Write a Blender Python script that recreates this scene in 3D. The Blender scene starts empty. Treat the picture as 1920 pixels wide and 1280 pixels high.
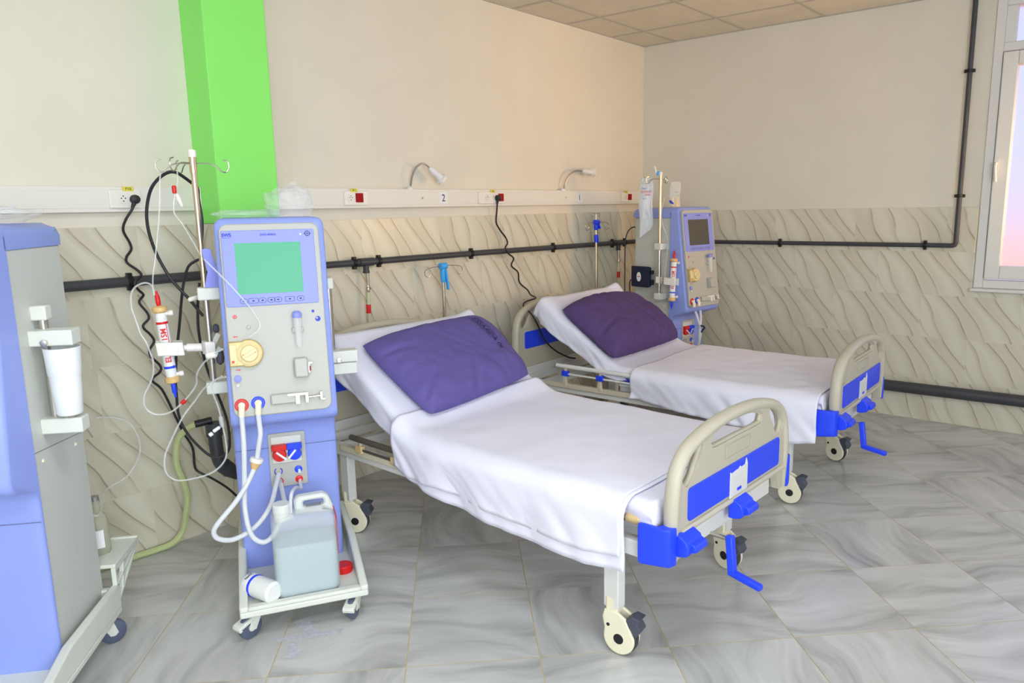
import bpy, bmesh, math, random
from mathutils import Vector, Matrix, noise
random.seed(7)
S = bpy.context.scene
COL = S.collection
PI = math.pi

# ------------------------------------------------------------------ camera
def set_camera():
    cd = bpy.data.cameras.new('camera'); co = bpy.data.objects.new('camera', cd); COL.objects.link(co)
    yaw, pit, rol, f = 0.88388, -0.17901, -0.01724, 1401.46
    cy, sy, cp, sp, cr, sr = math.cos(yaw), math.sin(yaw), math.cos(pit), math.sin(pit), math.cos(rol), math.sin(rol)
    fw = Vector((cp*sy, cp*cy, sp)); r = Vector((cy, -sy, 0)); u = r.cross(fw)
    r2 = cr*r + sr*u; u2 = -sr*r + cr*u
    M = Matrix((r2, u2, -fw)).transposed().to_4x4(); M.translation = Vector((-5.7789, -3.4712, 1.5559))
    co.matrix_world = M
    cd.sensor_width = 36; cd.lens = f/1920*36; cd.shift_x = -40/1920; cd.clip_start = .05
    S.camera = co
set_camera()
# ------------------------------------------------------------------ view, sky, daylight
S.view_settings.view_transform = 'Standard'; S.view_settings.look = 'None'
S.view_settings.exposure = 0.28; S.view_settings.gamma = 1.0; S.view_settings.use_curve_mapping = False
W = bpy.data.worlds.new('sky'); S.world = W; W.use_nodes = True
W.node_tree.nodes['Background'].inputs[0].default_value = (.62, .66, 1.0, 1)
W.node_tree.nodes['Background'].inputs[1].default_value = 1.0
def area(name, loc, target, sx, sy, power, col):
    l = bpy.data.lights.new(name, 'AREA'); l.shape = 'RECTANGLE'; l.size = sx; l.size_y = sy; l.energy = power; l.color = col
    o = bpy.data.objects.new(name, l); COL.objects.link(o); o.location = loc
    o.rotation_euler = (Vector(target)-Vector(loc)).to_track_quat('-Z', 'Y').to_euler()
    return o
# daylight of unseen windows behind the camera; added lamps at right wall and ceiling
area('daylight_front_window', (-6.3, -6.3, 1.75), (-4.6, 0, 1.25), 3.2, 1.9, 188, (.83, .92, 1.0))
area('daylight_left_window', (-8.85, -3.6, 1.75), (-3.2, -1.2, .6), 2.6, 1.9, 34, (.80, .90, 1.0))
area('added_right_daylight', (-.12, -5.2, 1.75), (-3.2, -3.2, .3), 1.3, 1.7, 26, (.70, .76, 1.0))  # added lamp; this stretch of wall has no window
# added lamp for light thrown up by the sunlit ground outside the right window
w = area('ground_bounce_fill', (-.06, -3.5, 1.55), (-1.2, 0, 2.35), .8, 1.0, 13, (1.0, .58, .20)); w.data.spread = math.radians(84)
area('ceiling_fill', (-6.2, -3.3, 2.845), (-6.2, -3.3, 0), .56, .56, 18, (.86, .93, 1.0))  # overhead lamps added out of view to brighten beds and floor
area('ceiling_fill', (-4.6, -2.6, 2.845), (-4.6, -2.6, 0), .56, .56, 16, (.80, .88, 1.0))
sun = bpy.data.lights.new('sun', 'SUN'); sun.energy = 3.2; sun.angle = .02; sun.color = (1, .95, .88)
so = bpy.data.objects.new('sun', sun); COL.objects.link(so); so.rotation_euler = (0, math.radians(-52), math.radians(10))

# ------------------------------------------------------------------ materials
MATS = {}
def mat(name, col, rough=.5, metal=0, coat=0, trans=0, alpha=1, ior=1.45, emit=None, es=0, sub=0, noise_amt=0, nscale=40, bump=0, bscale=200, spec=.5):
    m = bpy.data.materials.new(name); m.use_nodes = True; nt = m.node_tree; b = nt.nodes['Principled BSDF']
    I = b.inputs
    I['Base Color'].default_value = (*col, 1); I['Roughness'].default_value = rough; I['Metallic'].default_value = metal
    I['Coat Weight'].default_value = coat; I['Coat Roughness'].default_value = .08; I['Transmission Weight'].default_value = trans; I['Alpha'].default_value = alpha; I['IOR'].default_value = ior
    I['Specular IOR Level'].default_value = spec
    if emit: I['Emission Color'].default_value = (*emit, 1); I['Emission Strength'].default_value = es
    if sub: I['Subsurface Weight'].default_value = sub; I['Subsurface Radius'].default_value = (.02, .02, .02)
    if noise_amt or bump:
        tc = nt.nodes.new('ShaderNodeTexCoord')
    if noise_amt:
        n = nt.nodes.new('ShaderNodeTexNoise'); n.inputs['Scale'].default_value = nscale; n.inputs['Detail'].default_value = 4
        nt.links.new(tc.outputs['Object'], n.inputs['Vector'])
        r = nt.nodes.new('ShaderNodeMapRange'); r.inputs[1].default_value = .3; r.inputs[2].default_value = .7; r.inputs[3].default_value = 1-noise_amt; r.inputs[4].default_value = 1+noise_amt*.5
        nt.links.new(n.outputs['Fac'], r.inputs[0])
        mx = nt.nodes.new('ShaderNodeMix'); mx.data_type = 'RGBA'; mx.blend_type = 'MULTIPLY'; mx.inputs[0].default_value = 1
        mx.inputs[6].default_value = (*col, 1); nt.links.new(r.outputs[0], mx.inputs[7]); nt.links.new(mx.outputs[2], I['Base Color'])
    if bump:
        n2 = nt.nodes.new('ShaderNodeTexNoise'); n2.inputs['Scale'].default_value = bscale; n2.inputs['Detail'].default_value = 3
        nt.links.new(tc.outputs['Object'], n2.inputs['Vector'])
        bp = nt.nodes.new('ShaderNodeBump'); bp.inputs['Strength'].default_value = bump; bp.inputs['Distance'].default_value = .004
        nt.links.new(n2.outputs['Fac'], bp.inputs['Height']); nt.links.new(bp.outputs[0], I['Normal'])
    MATS[name] = m; return m
def nd(nt, t, **k):
    n = nt.nodes.new(t)
    for a, v in k.items(): setattr(n, a, v)
    return n
def math_node(nt, op, a, b=None, c=None):
    n = nd(nt, 'ShaderNodeMath', operation=op)
    for i, v in enumerate((a, b, c)):
        if v is None: continue
        if isinstance(v, (int, float)): n.inputs[i].default_value = v
        else: nt.links.new(v, n.inputs[i])
    return n.outputs[0]
def ramp(nt, fac, stops):
    n = nd(nt, 'ShaderNodeValToRGB'); e = n.color_ramp.elements
    while len(e) > 1: e.remove(e[-1])
    e[0].position = stops[0][0]; e[0].color = (*stops[0][1], 1)
    for p, c in stops[1:]:
        q = e.new(p); q.color = (*c, 1)
    nt.links.new(fac, n.inputs[0]); return n.outputs[0]
def mixc(nt, fac, a, b, mode='MIX'):
    n = nd(nt, 'ShaderNodeMix', data_type='RGBA', blend_type=mode)
    for i, v in ((0, fac), (6, a), (7, b)):
        if isinstance(v, (int, float)): n.inputs[i].default_value = v
        elif isinstance(v, tuple): n.inputs[i].default_value = (*v, 1)
        else: nt.links.new(v, n.inputs[i])
    return n.outputs[2]

def veined_wall_tile():
    # printed marble tile: S-shaped thin veins and soft bands running down to the right (UV in metres)
    m = bpy.data.materials.new('veined_wall_tile'); m.use_nodes = True; nt = m.node_tree; b = nt.nodes['Principled BSDF']
    uv = nd(nt, 'ShaderNodeUVMap', uv_map='UVMap'); sx = nd(nt, 'ShaderNodeSeparateXYZ'); nt.links.new(uv.outputs[0], sx.inputs[0])
    a, z = sx.outputs[0], sx.outputs[1]
    wob = math_node(nt, 'MULTIPLY', math_node(nt, 'SINE', math_node(nt, 'ADD', math_node(nt, 'MULTIPLY', z, 21.0), math_node(nt, 'MULTIPLY', a, 6.0))), .015)
    s = math_node(nt, 'ADD', math_node(nt, 'ADD', a, math_node(nt, 'MULTIPLY', z, .62)), wob)
    def nz(scale_s, scale_z, off, detail=2.0, rough=.5):
        c = nd(nt, 'ShaderNodeCombineXYZ')
        nt.links.new(math_node(nt, 'MULTIPLY', s, scale_s), c.inputs[0]); nt.links.new(math_node(nt, 'MULTIPLY', z, scale_z), c.inputs[1]); c.inputs[2].default_value = off
        n = nd(nt, 'ShaderNodeTexNoise'); n.inputs['Scale'].default_value = 1; n.inputs['Detail'].default_value = detail; n.inputs['Roughness'].default_value = rough
        nt.links.new(c.outputs[0], n.inputs['Vector']); return n.outputs['Fac']
    jit = nz(5, 5, 3.3, 3)
    # vein lines about every 9 to 12 cm
    t = math_node(nt, 'ADD', math_node(nt, 'MULTIPLY', s, 8.4), math_node(nt, 'MULTIPLY', nz(4, 1.2, 8.1, 1), 1.6))
    t = math_node(nt, 'ADD', t, math_node(nt, 'MULTIPLY', jit, .22))
    fr = math_node(nt, 'FRACT', t)
    line = math_node(nt, 'SUBTRACT', 1.0, math_node(nt, 'MINIMUM', math_node(nt, 'MULTIPLY', math_node(nt, 'ABSOLUTE', math_node(nt, 'SUBTRACT', fr, .5)), 17.0), 1.0))
    line = math_node(nt, 'MULTIPLY', line, ramp(nt, nz(16, 5, 1.7), [(.35, (.15,)*3), (.6, (1,)*3)]))
    # soft brown printed band that fades out on one side of each vein
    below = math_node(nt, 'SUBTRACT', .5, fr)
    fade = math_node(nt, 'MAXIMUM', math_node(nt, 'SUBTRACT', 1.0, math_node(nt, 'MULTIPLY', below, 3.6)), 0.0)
    vein_tint = math_node(nt, 'MULTIPLY', math_node(nt, 'MULTIPLY', fade, math_node(nt, 'GREATER_THAN', below, 0.0)), math_node(nt, 'MULTIPLY', nz(3, 2, 11.0), .85))
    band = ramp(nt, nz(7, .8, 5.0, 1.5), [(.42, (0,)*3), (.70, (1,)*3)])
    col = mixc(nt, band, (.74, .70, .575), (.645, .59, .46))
    col = mixc(nt, vein_tint, col, (.50, .425, .30))
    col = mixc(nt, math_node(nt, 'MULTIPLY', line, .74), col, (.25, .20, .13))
    nt.links.new(col, b.inputs['Base Color']); b.inputs['Roughness'].default_value = .27
    MATS['wtile'] = m
def streaked_floor_tile():
    m = bpy.data.materials.new('streaked_floor_tile'); m.use_nodes = True; nt = m.node_tree; b = nt.nodes['Principled BSDF']
    uv = nd(nt, 'ShaderNodeUVMap', uv_map='UVMap')
    n0 = nd(nt, 'ShaderNodeTexNoise'); n0.inputs['Scale'].default_value = 2.2; n0.inputs['Detail'].default_value = 1
    nt.links.new(uv.outputs[0], n0.inputs['Vector'])
    ad = nd(nt, 'ShaderNodeVectorMath', operation='MULTIPLY_ADD'); nt.links.new(n0.outputs['Color'], ad.inputs[0]); ad.inputs[1].default_value = (.34, .34, 0); nt.links.new(uv.outputs[0], ad.inputs[2])
    mp = nd(nt, 'ShaderNodeMapping'); mp.inputs['Rotation'].default_value = (0, 0, .5); mp.inputs['Scale'].default_value = (1.3, 8.5, 1)
    nt.links.new(ad.outputs[0], mp.inputs['Vector'])
    n1 = nd(nt, 'ShaderNodeTexNoise'); n1.inputs['Scale'].default_value = 1.0; n1.inputs['Detail'].default_value = 4; n1.inputs['Roughness'].default_value = .55
    nt.links.new(mp.outputs[0], n1.inputs['Vector'])
    n2 = nd(nt, 'ShaderNodeTexNoise'); n2.inputs['Scale'].default_value = 3.0; n2.inputs['Detail'].default_value = 2
    nt.links.new(uv.outputs[0], n2.inputs['Vector'])
    c1 = ramp(nt, n1.outputs['Fac'], [(.30, (.30, .30, .29)), (.43, (.46, .46, .445)), (.54, (.59, .59, .575)), (.72, (.71, .71, .695))])
    c2 = mixc(nt, ramp(nt, n2.outputs['Fac'], [(.35, (0,)*3), (.65, (.40,)*3)]), c1, (.55, .55, .535))
    nt.links.new(c2, b.inputs['Base Color']); b.inputs['Roughness'].default_value = .22; b.inputs['Specular IOR Level'].default_value = .6
    MATS['ftile'] = m
veined_wall_tile(); streaked_floor_tile()
mat('paint', (.79, .735, .63), .6, noise_amt=.03, nscale=3, bump=.05, bscale=120)
mat('green', (.29, .90, .17), .55, noise_amt=.03, nscale=3)
mat('ceil', (.72, .655, .55), .8, noise_amt=.05, nscale=6)
mat('ceilgrid', (.50, .46, .40), .6)
mat('grout', (.56, .46, .27), .8, noise_amt=.1)
mat('wallgrout', (.70, .63, .48), .7, noise_amt=.06)
mat('trunk', (.82, .785, .72), .4, noise_amt=.01)
mat('socketwhite', (.86, .82, .76), .35)
mat('black', (.012, .012, .014), .45)
mat('blackrub', (.02, .02, .024), .5, noise_amt=.1)
mat('pvc', (.055, .056, .066), .4, noise_amt=.06, nscale=12)
mat('clip', (.008, .008, .009), .4)
mat('red', (.72, .012, .012), .35, noise_amt=.03)
mat('darkred', (.36, .006, .008), .55, spec=.2)
mat('yellow', (.80, .70, .10), .6)
mat('blue', (.018, .065, .95), .38, noise_amt=.02)
mat('skyblue', (.06, .42, .92), .4)
mat('navy', (.012, .016, .05), .7, bump=.2, bscale=400)
mat('peri', (.30, .375, .84), .38, noise_amt=.02, nscale=5)
mat('bezel', (.27, .31, .80), .4, noise_amt=.01)
mat('ivory', (.48, .475, .435), .38, noise_amt=.015, nscale=6)
mat('greyside', (.62, .635, .59), .5, noise_amt=.02, nscale=6)
mat('trayplastic', (.74, .76, .69), .45, noise_amt=.03, nscale=10)
mat('gold', (.58, .45, .18), .3, metal=.15, noise_amt=.12, nscale=60)
mat('goldlid', (.80, .66, .36), .35, noise_amt=.05)
mat('amber', (.78, .52, .22), .35, noise_amt=.05)
mat('tan', (.72, .52, .26), .5, noise_amt=.05)
mat('beige', (.56, .515, .41), .42, noise_amt=.02, nscale=8)
mat('cream', (.86, .80, .60), .38, noise_amt=.02)
mat('whitemetal', (.78, .77, .74), .4, noise_amt=.02)
mat('railcream', (.70, .64, .48), .42, noise_amt=.05)
mat('steel', (.62, .58, .52), .25, metal=1, noise_amt=.05)
mat('brass', (.66, .53, .38), .3, metal=1)
mat('railbrown', (.13, .11, .085), .4, metal=.3, noise_amt=.08)
mat('alu', (.42, .42, .42), .35, metal=.8, noise_amt=.05)
mat('darkgrey', (.075, .08, .11), .5, noise_amt=.05)
mat('tyre', (.05, .05, .055), .55, noise_amt=.1)
mat('wheelblue', (.10, .12, .19), .4, noise_amt=.1)
mat('sheet', (.82, .81, .94), .85, noise_amt=.015, nscale=8, bump=.10, bscale=500, spec=.2)
mat('blanket', (.86, .85, .97), .85, noise_amt=.015, nscale=8, bump=.12, bscale=420, spec=.2)
mat('purple', (.135, .106, .335), .8, noise_amt=.06, nscale=9, bump=.2, bscale=600, spec=.25)
mat('plum', (.100, .060, .185), .8, noise_amt=.08, nscale=9, bump=.2, bscale=600, spec=.25)
mat('ink', (.014, .012, .10), .7)
mat('inkblue', (.03, .05, .55), .5)
mat('screen_on', (.05, .24, .14), .35, emit=(.12, .46, .29), es=.52, spec=.25)
mat('screen_off', (.075, .07, .055), .18, coat=.5)
mat('milky', (.86, .88, .86), .45, noise_amt=.01, sub=.1)
mat('hose', (.66, .68, .72), .35, noise_amt=.02)
mat('clear', (.93, .95, .94), .12, alpha=.33, noise_amt=.01)
mat('film', (.90, .92, .95), .12, alpha=.20, bump=.3, bscale=40)
mat('salinefilm', (.86, .88, .93), .15, alpha=.62, bump=.6, bscale=45)
mat('bagfilm', (.86, .88, .90), .18, alpha=.26, bump=.5, bscale=50)
mat('jerry', (.86, .90, .89), .4, alpha=.34, noise_amt=.02)
mat('jerryneck', (.80, .83, .80), .4, alpha=.88, noise_amt=.01)
mat('liquid', (.42, .58, .63), .35, alpha=.96, noise_amt=.01)
mat('greenhose', (.66, .74, .36), .35, alpha=.75, noise_amt=.08)
mat('palegreen', (.72, .78, .50), .35, alpha=.9, noise_amt=.05)
mat('bottleglass', (.55, .56, .42), .1, alpha=.45)
mat('yellowfluid', (.80, .66, .36), .2, alpha=.75)
mat('label', (.87, .87, .88), .5, noise_amt=.01)
mat('pvcframe', (.80, .78, .75), .35, noise_amt=.015)
mat('seam', (.16, .18, .32), .7)
mat('greyline', (.26, .26, .22), .7)
mat('tape', (.72, .72, .80), .55, alpha=.75, noise_amt=.2, nscale=60)
mat('ground', (.92, .42, .20), .9, noise_amt=.1, nscale=2)
mat('lampwhite', (.84, .80, .80), .35)
mat('lampglow', (.9, .9, .9), .4, emit=(.95, .97, 1), es=3)
def frosted():
    m = bpy.data.materials.new('frosted_glass'); m.use_nodes = True; nt = m.node_tree; b = nt.nodes['Principled BSDF']
    b.inputs['Base Color'].default_value = (.97, .97, 1, 1); b.inputs['Roughness'].default_value = .42; b.inputs['Transmission Weight'].default_value = 1; b.inputs['IOR'].default_value = 1.25
    tc = nd(nt, 'ShaderNodeTexCoord'); n = nd(nt, 'ShaderNodeTexNoise'); n.inputs['Scale'].default_value = 90
    nt.links.new(tc.outputs['Object'], n.inputs['Vector']); bp = nd(nt, 'ShaderNodeBump'); bp.inputs['Strength'].default_value = .25; bp.inputs['Distance'].default_value = .003
    nt.links.new(n.outputs['Fac'], bp.inputs['Height']); nt.links.new(bp.outputs[0], b.inputs['Normal'])
    MATS['frosted'] = m
frosted()

# ------------------------------------------------------------------ mesh helpers
def catmull(P, n=6, closed=False):
    P = [Vector(p) for p in P]; out = []
    N = len(P)
    for i in range(N if closed else N-1):
        p0 = P[(i-1) % N] if closed or i > 0 else P[0]*2-P[1]
        p1, p2 = P[i], P[(i+1) % N]
        p3 = P[(i+2) % N] if closed or i+2 < N else P[-1]*2-P[-2]
        for k in range(n):
            t = k/n
            out.append(.5*((2*p1)+(p2-p0)*t+(2*p0-5*p1+4*p2-p3)*t*t+(3*p1-p0-3*p2+p3)*t**3))
    if not closed: out.append(P[-1])
    return out
class G:
    def __init__(s): s.bm = bmesh.new()
    def box(s, x0, x1, y0, y1, z0, z1, M=None):
        v = [s.bm.verts.new(Vector(p) if M is None else M @ Vector(p)) for p in ((x0,y0,z0),(x1,y0,z0),(x1,y1,z0),(x0,y1,z0),(x0,y0,z1),(x1,y0,z1),(x1,y1,z1),(x0,y1,z1))]
        for f in ((3,2,1,0),(4,5,6,7),(0,1,5,4),(1,2,6,5),(2,3,7,6),(3,0,4,7)): s.bm.faces.new([v[i] for i in f])
        return s
    def beam(s, p0, p1, w, h, up=(0,0,1)):
        p0, p1 = Vector(p0), Vector(p1); d = (p1-p0); L = d.length; d.normalize(); x = d.cross(Vector(up)).normalized(); z = x.cross(d)
        M = Matrix((x, d, z)).transposed().to_4x4(); M.translation = p0
        return s.box(-w/2, w/2, 0, L, -h/2, h/2, M)
    def tube(s, P, r, seg=10, smooth=0, closed=False, caps=True, r2=None):
        P = catmull(P, smooth, closed) if smooth else [Vector(p) for p in P]
        n = len(P); rings = []; up = None
        for i, p in enumerate(P):
            a = P[(i-1) % n] if closed or i > 0 else P[i]; b = P[(i+1) % n] if closed or i < n-1 else P[i]
            d = (b-a)
            if d.length < 1e-9: d = Vector((0,0,1))
            d.normalize()
            if up is None: up = d.orthogonal().normalized()
            up = (up - d*up.dot(d))
            if up.length < 1e-6: up = d.orthogonal()
            up.normalize(); w = d.cross(up)
            rr = r if r2 is None else r+(r2-r)*i/max(1, n-1)
            rings.append([s.bm.verts.new(p+rr*(math.cos(2*PI*k/seg)*up+math.sin(2*PI*k/seg)*w)) for k in range(seg)])
        for i in range(n if closed else n-1):
            A, B = rings[i], rings[(i+1) % n]
            for k in range(seg): s.bm.faces.new((A[k], A[(k+1) % seg], B[(k+1) % seg], B[k]))
        if caps and not closed:
            s.bm.faces.new(rings[0][::-1]); s.bm.faces.new(rings[-1])
        return s
    def cyl(s, p0, p1, r, r2=None, seg=24): return s.tube([p0, p1], r, seg, r2=r2)
    def lathe(s, o, axis, prof, seg=28):
        o, d = Vector(o), Vector(axis).normalized(); x = d.orthogonal().normalized(); y = d.cross(x); rings = []
        for r, h in prof:
            if r < 1e-6: rings.append([s.bm.verts.new(o+d*h)])
            else: rings.append([s.bm.verts.new(o+d*h+r*(math.cos(2*PI*k/seg)*x+math.sin(2*PI*k/seg)*y)) for k in range(seg)])
        for A, B in zip(rings, rings[1:]):
            for k in range(seg):
                k2 = (k+1) % seg
                if len(A) == 1 and len(B) == 1: continue
                if len(A) == 1: s.bm.faces.new((A[0], B[k2], B[k]))
                elif len(B) == 1: s.bm.faces.new((A[k], A[k2], B[0]))
                else: s.bm.faces.new((A[k], A[k2], B[k2], B[k]))
        for R, fl in ((rings[0], True), (rings[-1], False)):
            if len(R) > 1: s.bm.faces.new(R[::-1] if fl else R)
        return s
    def prism(s, poly, fn, d0, d1):
        A = [s.bm.verts.new(fn(p[0], p[1], d0)) for p in poly]; B = [s.bm.verts.new(fn(p[0], p[1], d1)) for p in poly]
        n = len(poly); s.bm.faces.new(A); s.bm.faces.new(B[::-1])
        for i in range(n): s.bm.faces.new((A[i], B[i], B[(i+1) % n], A[(i+1) % n]))
        return s
    def obj(s, name, m, parent=None, bevel=0, smooth=True, M=None, ang=35, seg=2):
        bmesh.ops.recalc_face_normals(s.bm, faces=s.bm.faces)
        me = bpy.data.meshes.new(name); s.bm.to_mesh(me); s.bm.free()
        return link_mesh(name, me, m, parent, bevel, smooth, M, ang, seg)
def link_mesh(name, me, m, parent=None, bevel=0, smooth=True, M=None, ang=35, seg=2):
    if M is not None: me.transform(M)
    if m: me.materials.append(MATS[m])
    if smooth and len(me.polygons):
        me.polygons.foreach_set('use_smooth', [True]*len(me.polygons)); me.set_sharp_from_angle(angle=math.radians(ang))
    o = bpy.data.objects.new(name, me); COL.objects.link(o)
    if parent: o.parent = parent
    if bevel:
        b = o.modifiers.new('bevel', 'BEVEL'); b.width = bevel; b.segments = seg; b.limit_method = 'ANGLE'; b.angle_limit = math.radians(40); b.use_clamp_overlap = True
    return o
def tag(o, label, cat, group=None):
    o['label'] = label; o['category'] = cat
    if group: o['group'] = group
    return o
def thing(name, label, cat, loc=(0,0,0), rz=0, group=None):
    o = bpy.data.objects.new(name, None); COL.objects.link(o); o.location = loc; o.rotation_euler = (0, 0, math.radians(rz)); o.empty_display_size = .1
    return tag(o, label, cat, group)
def struct(o): o['kind'] = 'structure'; return o
def curve_mesh(cu):
    t = bpy.data.objects.new('tmp', cu); COL.objects.link(t)
    dg = bpy.context.evaluated_depsgraph_get(); me = bpy.data.meshes.new_from_object(t.evaluated_get(dg))
    bpy.data.objects.remove(t); return me
def plate(name, loops, thick, m, parent, M, bev=.003, smooth=True):
    # 2-D outline with holes, extruded to thick, rounded edges
    cu = bpy.data.curves.new(name, 'CURVE'); cu.dimensions = '2D'; cu.fill_mode = 'BOTH'
    for L in loops:
        sp = cu.splines.new('POLY'); sp.points.add(len(L)-1); sp.use_cyclic_u = True
        for p, q in zip(sp.points, L): p.co = (q[0], q[1], 0, 1)
    cu.extrude = max(thick/2-bev, .0002); cu.bevel_depth = bev; cu.bevel_resolution = 2; cu.offset = -bev
    me = curve_mesh(cu); return link_mesh(name, me, m, parent, 0, smooth, M)
def cut_plate(name, loops, thick, m, parent, M, bev):
    bm = bmesh.new(); E = []
    for L in loops:
        vs = [bm.verts.new((a, b, thick/2)) for a, b in L]
        E += [bm.edges.new((vs[k-1], vs[k])) for k in range(len(vs))]
    bmesh.ops.triangle_fill(bm, edges=E, use_beauty=True)
    bmesh.ops.recalc_face_normals(bm, faces=bm.faces)
    r = bmesh.ops.extrude_face_region(bm, geom=bm.faces[:])
    bmesh.ops.translate(bm, verts=[v for v in r['geom'] if isinstance(v, bmesh.types.BMVert)], vec=(0, 0, -thick))
    bmesh.ops.recalc_face_normals(bm, faces=bm.faces)
    me = bpy.data.meshes.new(name); bm.to_mesh(me); bm.free()
    return link_mesh(name, me, m, parent, bev, True, M, 35)
def text_mesh(s, size, ax='CENTER', ay='CENTER', extrude=.0004, res=3, bold=0):
    cu = bpy.data.curves.new('txt', 'FONT'); cu.body = s; cu.size = size; cu.align_x = ax; cu.align_y = ay; cu.extrude = extrude; cu.resolution_u = res; cu.offset = bold
    return curve_mesh(cu)
def text(name, s, size, m, parent, M, **k): return link_mesh(name, text_mesh(s, size, **k), m, parent, 0, False, M)
def axes(o, x, y, z):
    M = Matrix((Vector(x), Vector(y), Vector(z))).transposed().to_4x4(); M.translation = Vector(o); return M
def rrect(x0, x1, y0, y1, r, n=6):
    P = []
    for cx, cy, a in ((x1-r, y1-r, 0), (x0+r, y1-r, 90), (x0+r, y0+r, 180), (x1-r, y0+r, 270)):
        for k in range(n+1):
            t = math.radians(a+90*k/n); P.append((cx+r*math.cos(t), cy+r*math.sin(t)))
    return P
def circ(cx, cy, r, n=28): return [(cx+r*math.cos(2*PI*k/n), cy+r*math.sin(2*PI*k/n)) for k in range(n)]
def sstep(a, b, x):
    t = max(0, min(1, (x-a)/(b-a))); return t*t*(3-2*t)
def lerp_pts(pts, x):
    if x <= pts[0][0]: return pts[0][1]
    for (a, p), (b, q) in zip(pts, pts[1:]):
        if x <= b: return p+(q-p)*(x-a)/(b-a)
    return pts[-1][1]

# ------------------------------------------------------------------ room
H = 2.867; XL, YF = -9.0, -6.5
g = G(); g.box(XL, 0, YF, 0, -.12, -.0008); struct(g.obj('floor', 'grout'))
def floor_tiles():
    bm = bmesh.new(); uvl = bm.loops.layers.uv.new('UVMap'); T = .4645; gp = .0022; c = math.sqrt(.5)
    rnd = random.Random(3)
    for i in range(-26, 3):
        for j in range(-16, 18):
            p0, q0 = .012+i*T, j*T
            cx, cy = (p0+T/2-(q0+T/2))*c, (p0+T/2+q0+T/2)*c
            if cx < XL-.4 or cx > .4 or cy < YF-.4 or cy > .4: continue
            cs = [(p0+gp, q0+gp), (p0+T-gp, q0+gp), (p0+T-gp, q0+T-gp), (p0+gp, q0+T-gp)]
            f = bm.faces.new([bm.verts.new(((p-q)*c, (p+q)*c, 0)) for p, q in cs])
            k = rnd.choice((0, 1, 0, 1, 2, 3)); ox, oy = rnd.choice((0, 1.7, 3.1)), rnd.choice((0, 2.3))
            uu = [(0, 0), (T, 0), (T, T), (0, T)]
            for n, l in enumerate(f.loops):
                u = uu[(n+k) % 4]; l[uvl].uv = (u[0]+ox, u[1]+oy)
    for co, no in (((0, 0, 0), (1, 0, 0)), ((0, 0, 0), (0, 1, 0)), ((XL, 0, 0), (-1, 0, 0)), ((0, YF, 0), (0, -1, 0))):
        bmesh.ops.bisect_plane(bm, geom=bm.verts[:]+bm.edges[:]+bm.faces[:], plane_co=co, plane_no=no, clear_outer=True)
    me = bpy.data.meshes.new('floor_tiling'); bm.to_mesh(me); bm.free()
    o = link_mesh('trim_1', me, 'ftile', None, 0, False); struct(o)
    so = o.modifiers.new('thickness', 'SOLIDIFY'); so.thickness = .0007; so.offset = -1
floor_tiles()
g = G(); g.box(XL-.15, .15, 0, .15, -.12, H); struct(g.obj('wall_back', 'paint'))
WY0, WY1, WZ0, WZ1 = -3.95, -2.585, .965, 2.80
g = G(); g.box(0, .15, WY1, 0, -.12, H); g.box(0, .15, YF-.15, WY0, -.12, H); g.box(0, .15, WY0, WY1, -.12, WZ0); g.box(0, .15, WY0, WY1, WZ1, H)
struct(g.obj('wall_right', 'paint'))
g = G(); g.box(XL-.15, XL, YF, 0, -.12, H); struct(g.obj('wall_left', 'paint'))
g = G(); g.box(XL-.15, 0, YF-.15, YF, -.12, H); struct(g.obj('wall_front', 'paint'))
g = G(); g.box(XL-.15, .15, YF-.15, .15, H+.008, H+.12)
struct(g.obj('ceiling', 'ceil'))
# ceiling panels in their grid
g = G(); nx = [-.5-.6*k for k in range(0, 15)]; ny = [-.3-.6*k for k in range(0, 11)]
xs = [0]+nx+[XL]; ys = [0]+ny+[YF]
for a, b in zip(xs, xs[1:]):
    for c, d in zip(ys, ys[1:]):
        g.box(b+.012, a-.012, d+.012, c-.012, H+.001, H+.012)
o = g.obj('trim_2', 'ceil', bevel=.002, smooth=False); struct(o)
g = G()
for x in nx: g.box(x-.011, x+.011, YF, 0, H-.002, H+.006)
for y in ny: g.box(XL, 0, y-.011, y+.011, H-.003, H+.005)
g.box(XL, 0, -.016, 0, H-.004, H+.004); g.box(-.016, 0, YF, 0, H-.004, H+.004)
o = g.obj('trim_3', 'ceilgrid', smooth=False); struct(o)
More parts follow.
